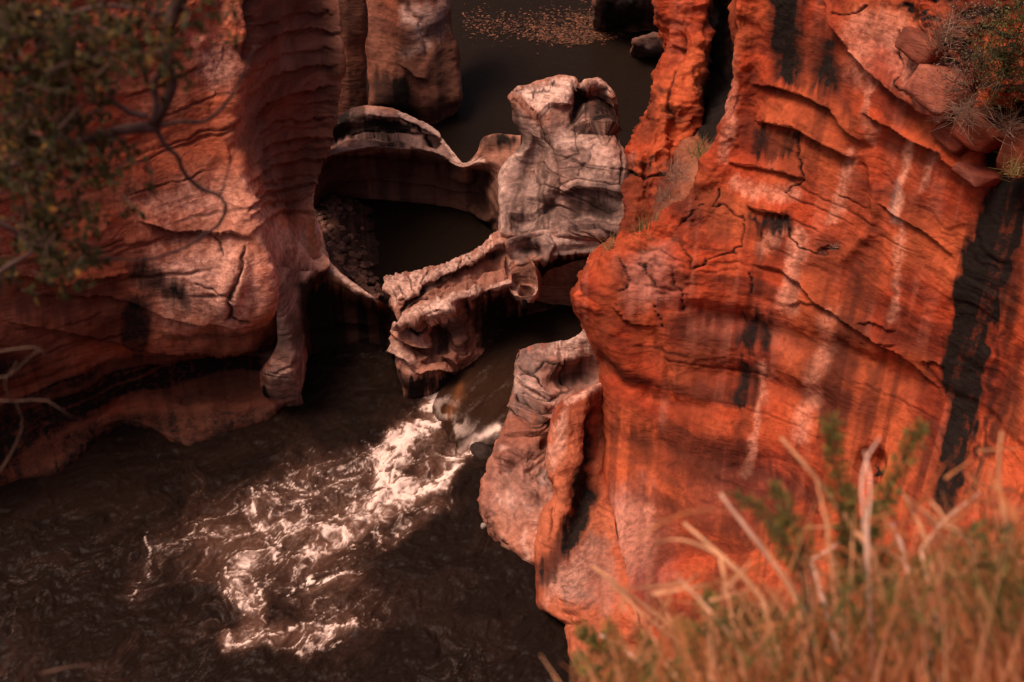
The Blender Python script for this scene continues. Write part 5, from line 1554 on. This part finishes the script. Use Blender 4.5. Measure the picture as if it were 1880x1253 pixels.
for ti, (uc, ulo, uhi, lab) in enumerate(TUS):
    base = at(uc + 20, 1330, 4.1)
    tz = empty("grass_tussock", base); tag(tz, lab, "grass", "dry straw tussocks on the near bank")
    mb = MB()
    for k in range(int((uhi - ulo) * 1.5)):
        ut = RNG.uniform(ulo - 25, uhi + 25)
        top_ = np.interp(ut, TOPU, TOPV)
        vt = top_ + 40 + abs(RNG.normal(0, 90)) + RNG.uniform(-40, 80)
        long_ = RNG.random() < .22
        if long_: vt = top_ + RNG.normal(10, 50)
        yt = RNG.uniform(3.75, 5.2)
        p1 = at(ut, vt, yt)
        lean = RNG.normal(.18, .42)
        if ut < 1140: lean = abs(lean) * .6
        p0 = Vector((p1.x + lean * .8, min(p1.y, 3.9) - RNG.uniform(.05, .5), 16.9))
        if RNG.random() < .3:      # broken or lying blades
            p0 = p1 + Vector((RNG.normal(.1, .22), RNG.normal(0, .1), -RNG.uniform(.05, .3)))
        blade(mb, p0, p1, RNG.uniform(.010, .022) if long_ else RNG.uniform(.004, .016), RNG.normal(0, .08 if ut < 1140 else .18 if long_ else .30), np.clip(RNG.normal(.62 if long_ else .45, .3), 0, 1), 5)
    fo = MB()
    for k in range(int((uhi - ulo) * 1.7)):                   # short dead leaves and green undergrowth between the blades
        ut = RNG.uniform(ulo - 10, uhi + 10)
        vt = np.interp(ut, TOPU, TOPV) + 75 + abs(RNG.normal(0, 110)) + 40 * math.sin(ut / 37.0)
        leaf(fo, at(ut, vt, RNG.uniform(3.7, 4.6)), rvec() + Vector((-.3, 0, .6)), rvec(), RNG.uniform(.03, .09), RNG.uniform(.008, .022), np.clip(RNG.normal(.35, .25), 0, 1))
    tag(fo.build("undergrowth", M_heath, tz, smooth=False), kind="stuff")
    gb = MB()
    for k in range(int((uhi - ulo) * .38)):                    # green shoots between the straw
        ut = RNG.uniform(ulo - 10, uhi + 10)
        vt = np.interp(ut, TOPU, TOPV) + 25 + abs(RNG.normal(0, 80))
        p1 = at(ut, vt, RNG.uniform(3.75, 4.8))
        blade(gb, p1 + Vector((RNG.normal(.08, .15), -.1, -RNG.uniform(.15, .5))), p1, RNG.uniform(.006, .016), RNG.normal(0, .15), np.clip(RNG.normal(.5, .25), 0, 1), 4)
    tag(gb.build("green_blades", M_shoot, tz), kind="stuff")
    tag(mb.build("blades", M_straw, tz), kind="stuff")
    for st in STALKS:
        if ulo <= st[0][0] < uhi or (ti == 0 and st[0][0] < ulo):
            y0 = RNG.uniform(4.0, 4.8)
            p = pline([(q[0], q[1], y0 + .12 * i) for i, q in enumerate(st[:4])], 10, .002)
            foot = Vector((p[0].x + .1, min(3.7, p[0].y - .4), 16.9))
            p = [foot] + p
            b_ = MB(); b_.tube(p, [st[4] * .8] + list(np.linspace(st[4] * .85, st[4] * .45, 10)), 6, st[5])
            b_.build("stalk", M_stalk, tz)

def spire(mb, path, r, n, lmin, lmax, sh=(.68, .22)):
    for k in range(n):
        t_ = RNG.random() ** .8
        i = min(int(t_ * (len(path) - 1)), len(path) - 2)
        c = path[i].lerp(path[i + 1], t_ * (len(path) - 1) - i)
        d = (path[i + 1] - path[i]).normalized()
        rr = r * (1 - .55 * t_)
        o = rvec().normalized() * rr * RNG.random() ** .6
        leaf(mb, c + o, d * .8 + o.normalized() * .9 + rvec(.3), rvec(), RNG.uniform(lmin, lmax), RNG.uniform(.008, .015), np.clip(RNG.normal(*sh), 0, .95))

HEATH = [
 ("heath_shrub", "green heath shrub with two upright leafy spires in front of the orange cliff", 1560,
  [((1560,1100),(1548,960),(1535,860),(1528,768)), ((1570,1080),(1610,960),(1655,860),(1698,782)), ((1560,1090),(1560,1000),(1560,940),(1556,900)), ((1580,1080),(1590,1000),(1600,950),(1620,930))], .070, 420),
 ("heath_shrub", "small green sprig leaning left over the straw below the ribbed fin", 1420,
  [((1480,1060),(1440,990),(1400,940),(1350,905)), ((1490,1060),(1470,980),(1440,930),(1425,895)), ((1470,1050),(1440,1010),(1430,980),(1445,950))], .045, 170),
 ("heath_shrub", "low green bush at the bottom edge beside the dark water", 1150,
  [((1160,1290),(1130,1230),(1100,1190),(1070,1160)), ((1170,1290),(1150,1220),(1130,1180),(1120,1150)), ((1190,1290),(1185,1240),(1190,1200),(1180,1170)), ((1120,1290),(1095,1250),(1075,1220),(1062,1200))], .065, 260),
 ("heath_shrub", "dark green bush half buried in straw at the middle of the bottom edge", 1340,
  [((1350,1240),(1330,1180),(1310,1130),(1300,1095)), ((1370,1240),(1365,1180),(1360,1140),(1365,1100)), ((1400,1240),(1400,1190),(1410,1150),(1420,1110)), ((1330,1250),(1290,1200),(1270,1170),(1250,1150))], .085, 330),
 ("heath_shrub", "wide green bush in the lower right corner", 1780,
  [((1700,1180),(1690,1120),(1685,1080),(1690,1040)), ((1740,1180),(1750,1100),(1760,1060),(1755,1020)), ((1800,1180),(1810,1100),(1825,1060),(1850,1030)), ((1840,1200),(1860,1150),(1870,1110),(1880,1080)), ((1640,1150),(1630,1090),(1625,1060),(1630,1020))], .095, 330),
]
for nm, lab, uc, sps, rr, n in HEATH:
    h = empty(nm, at(uc, 1340, 4.0)); tag(h, lab, "shrub", "green heath shrubs on the near bank")
    fo = MB(); stm = MB()
    for sp in sps:
        y0 = RNG.uniform(4.2, 4.7)
        p = pline([(q[0], q[1], y0 + .08 * i) for i, q in enumerate(sp)], 12, .002)
        foot = Vector((p[0].x, 3.6, 16.9))
        stm.tube([foot] + p, [.007] + list(np.linspace(.006, .0025, 12)), 5, .4)
        spire(fo, p, rr * 1.05, int(n * 1.6), .024, .05)
    stm.build("stem", M_bark, h); fo.build("foliage", M_heath, h, smooth=False)

# ---- bare twigs, left
for lab, Y0, lines in (("bare dead twig reaching in at the lower left corner", 4.6, [((-40,1110),(20,1180),(72,1238),(85,1262)), ((72,1238),(110,1228),(165,1224)), ((30,1262),(50,1225),(66,1205)), ((-20,1262),(10,1215),(24,1190))]),
                       ("thin bare branch reaching in from the left edge in front of the cliff", 6.5, [((-60,728),(20,736),(80,732),(133,768)), ((-40,655),(30,640),(75,640),(96,660)), ((-40,700),(20,690),(55,660),(75,642)), ((20,736),(10,700),(30,660)), ((-30,900),(20,830),(40,770),(30,740))])):
    o = empty("dead_shrub", (-4.6, 3.2, 16.9)); tag(o, lab, "branch")
    first = True
    for ln in lines:
        p = pline([(q[0], q[1], Y0) for q in ln], 8, .003)
        rad = list(np.linspace(.008, .0045, 8))
        if first:
            p = [Vector((-4.6, 3.2, 16.8)), Vector((-4.3, (3.2 + Y0) / 2, 18.0))] + p; rad = [.012, .010] + rad; first = False
        b_ = MB(); b_.tube(p, rad, 5, .08); b_.build("branch", M_brush, o)

# ---- tufts and brush growing on the rocks
def tuft(name, lab, u0, v0, y0, r, n, mat, sh, up=1.0, w=.012, cat="grass", droop=.25):
    b0 = at(u0, v0, y0)
    mb = MB()
    for k in range(n):
        d = rvec().normalized(); d.z = abs(d.z) * up + .15; d.y -= .35; d.normalize()
        p0 = b0 + rvec(r * .18)
        l = r * RNG.uniform(.5, 1.15)
        blade(mb, p0, p0 + d * l, w * RNG.uniform(.6, 1.3), RNG.normal(0, droop), np.clip(RNG.normal(sh, .2), 0, 1), 3)
    o = mb.build(name, mat, origin=b0)
    return tag(o, lab, cat)

def bush(name, lab, spots, y0, mat, leaf_l, n, sh, cat="shrub"):
    c0 = at(spots[0][0], spots[0][1] + spots[0][3], y0 + .2)
    o = empty(name, c0); tag(o, lab, cat)
    fo, stm = MB(), MB()
    for (u0, v0, ru, rv) in spots:
        c = at(u0, v0, y0 - .25)
        k_ = 32.0 / FPX * (y0 / 25)
        for k in range(7):
            e = c + Vector((RNG.normal(0, ru * .6 * k_), RNG.normal(0, .15), RNG.normal(0, rv * .6 * k_)))
            stm.tube([c0 + rvec(.03), c0.lerp(e, .55) + rvec(.06), e], (.014, .009, .003), 4, RNG.random())
        for k in range(int(n * ru * rv / 1500)):
            q = rvec(.5); 
            p = c + Vector((q.x * ru * k_, q.y * .3, q.z * rv * k_))
            leaf(fo, p, rvec(), Vector((0, -.4, 1)) + rvec(.6), leaf_l * RNG.uniform(.6, 1.3), leaf_l * RNG.uniform(.3, .5), np.clip(RNG.normal(sh, .22), 0, 1))
    stm.build("stem", M_brush, o); fo.build("foliage", mat, o, smooth=False)
    return o

tuft("grass_tuft", "spiky green tuft at the foot of the black crevice", 1285, 285, 27.6, .55, 90, M_tuft, .45)
tuft("grass_tuft", "dry brown tuft in the gully below the spiky green one", 1240, 325, 27.5, .6, 170, M_brush, .6, .7, .008)
tuft("grass_tuft", "long dry wisps hanging in the gully above the green tuft", 1218, 365, 27.1, .5, 100, M_brush, .45, .5, .008)
tuft("grass_tuft", "bright green tuft on the brink of the orange cliff above the channel", 1186, 436, 26.0, .62, 150, M_tuft, .4)
tuft("grass_tuft", "small yellowish tuft on the edge beside the grey pillar shelf", 1122, 455, 26.1, .4, 60, M_tuft, .8)
tuft("grass_tuft", "tiny dry tuft on the orange cliff face", 1530, 455, 24.0, .20, 40, M_brush, .5)
tuft("grass_tuft", "spiky tuft in front of the black stain at the right edge", 1858, 318, 21.8, .45, 60, M_tuft, .55)
tuft("grass_tuft", "dry brush hanging down the broken rocks at the upper right", 1770, 205, 23.2, .62, 190, M_brush, .7, -.3, .008)
tuft("grass_tuft", "dry brown brush on the ledge near the top right corner", 1730, 70, 24.2, .75, 240, M_brush, .5, .8, .009)
tuft("grass_tuft", "thin dry grass at the right edge under the olive shrub", 1850, 235, 22.4, .6, 130, M_brush, .6, .5, .008)
bush("olive_shrub", "olive and yellow leaved shrub at the upper right corner", [(1845,60,60,70), (1860,140,45,60), (1830,110,40,40), (1880,30,40,60), (1825,185,22,14)], 22.6, M_heath, .055, 420, .3)
bush("dark_brush", "dark tangled brush filling the top of the cliff beside the olive shrub", [(1790,120,50,50), (1800,30,50,40), (1760,150,40,40)], 23.2, M_brush, .05, 420, .25)
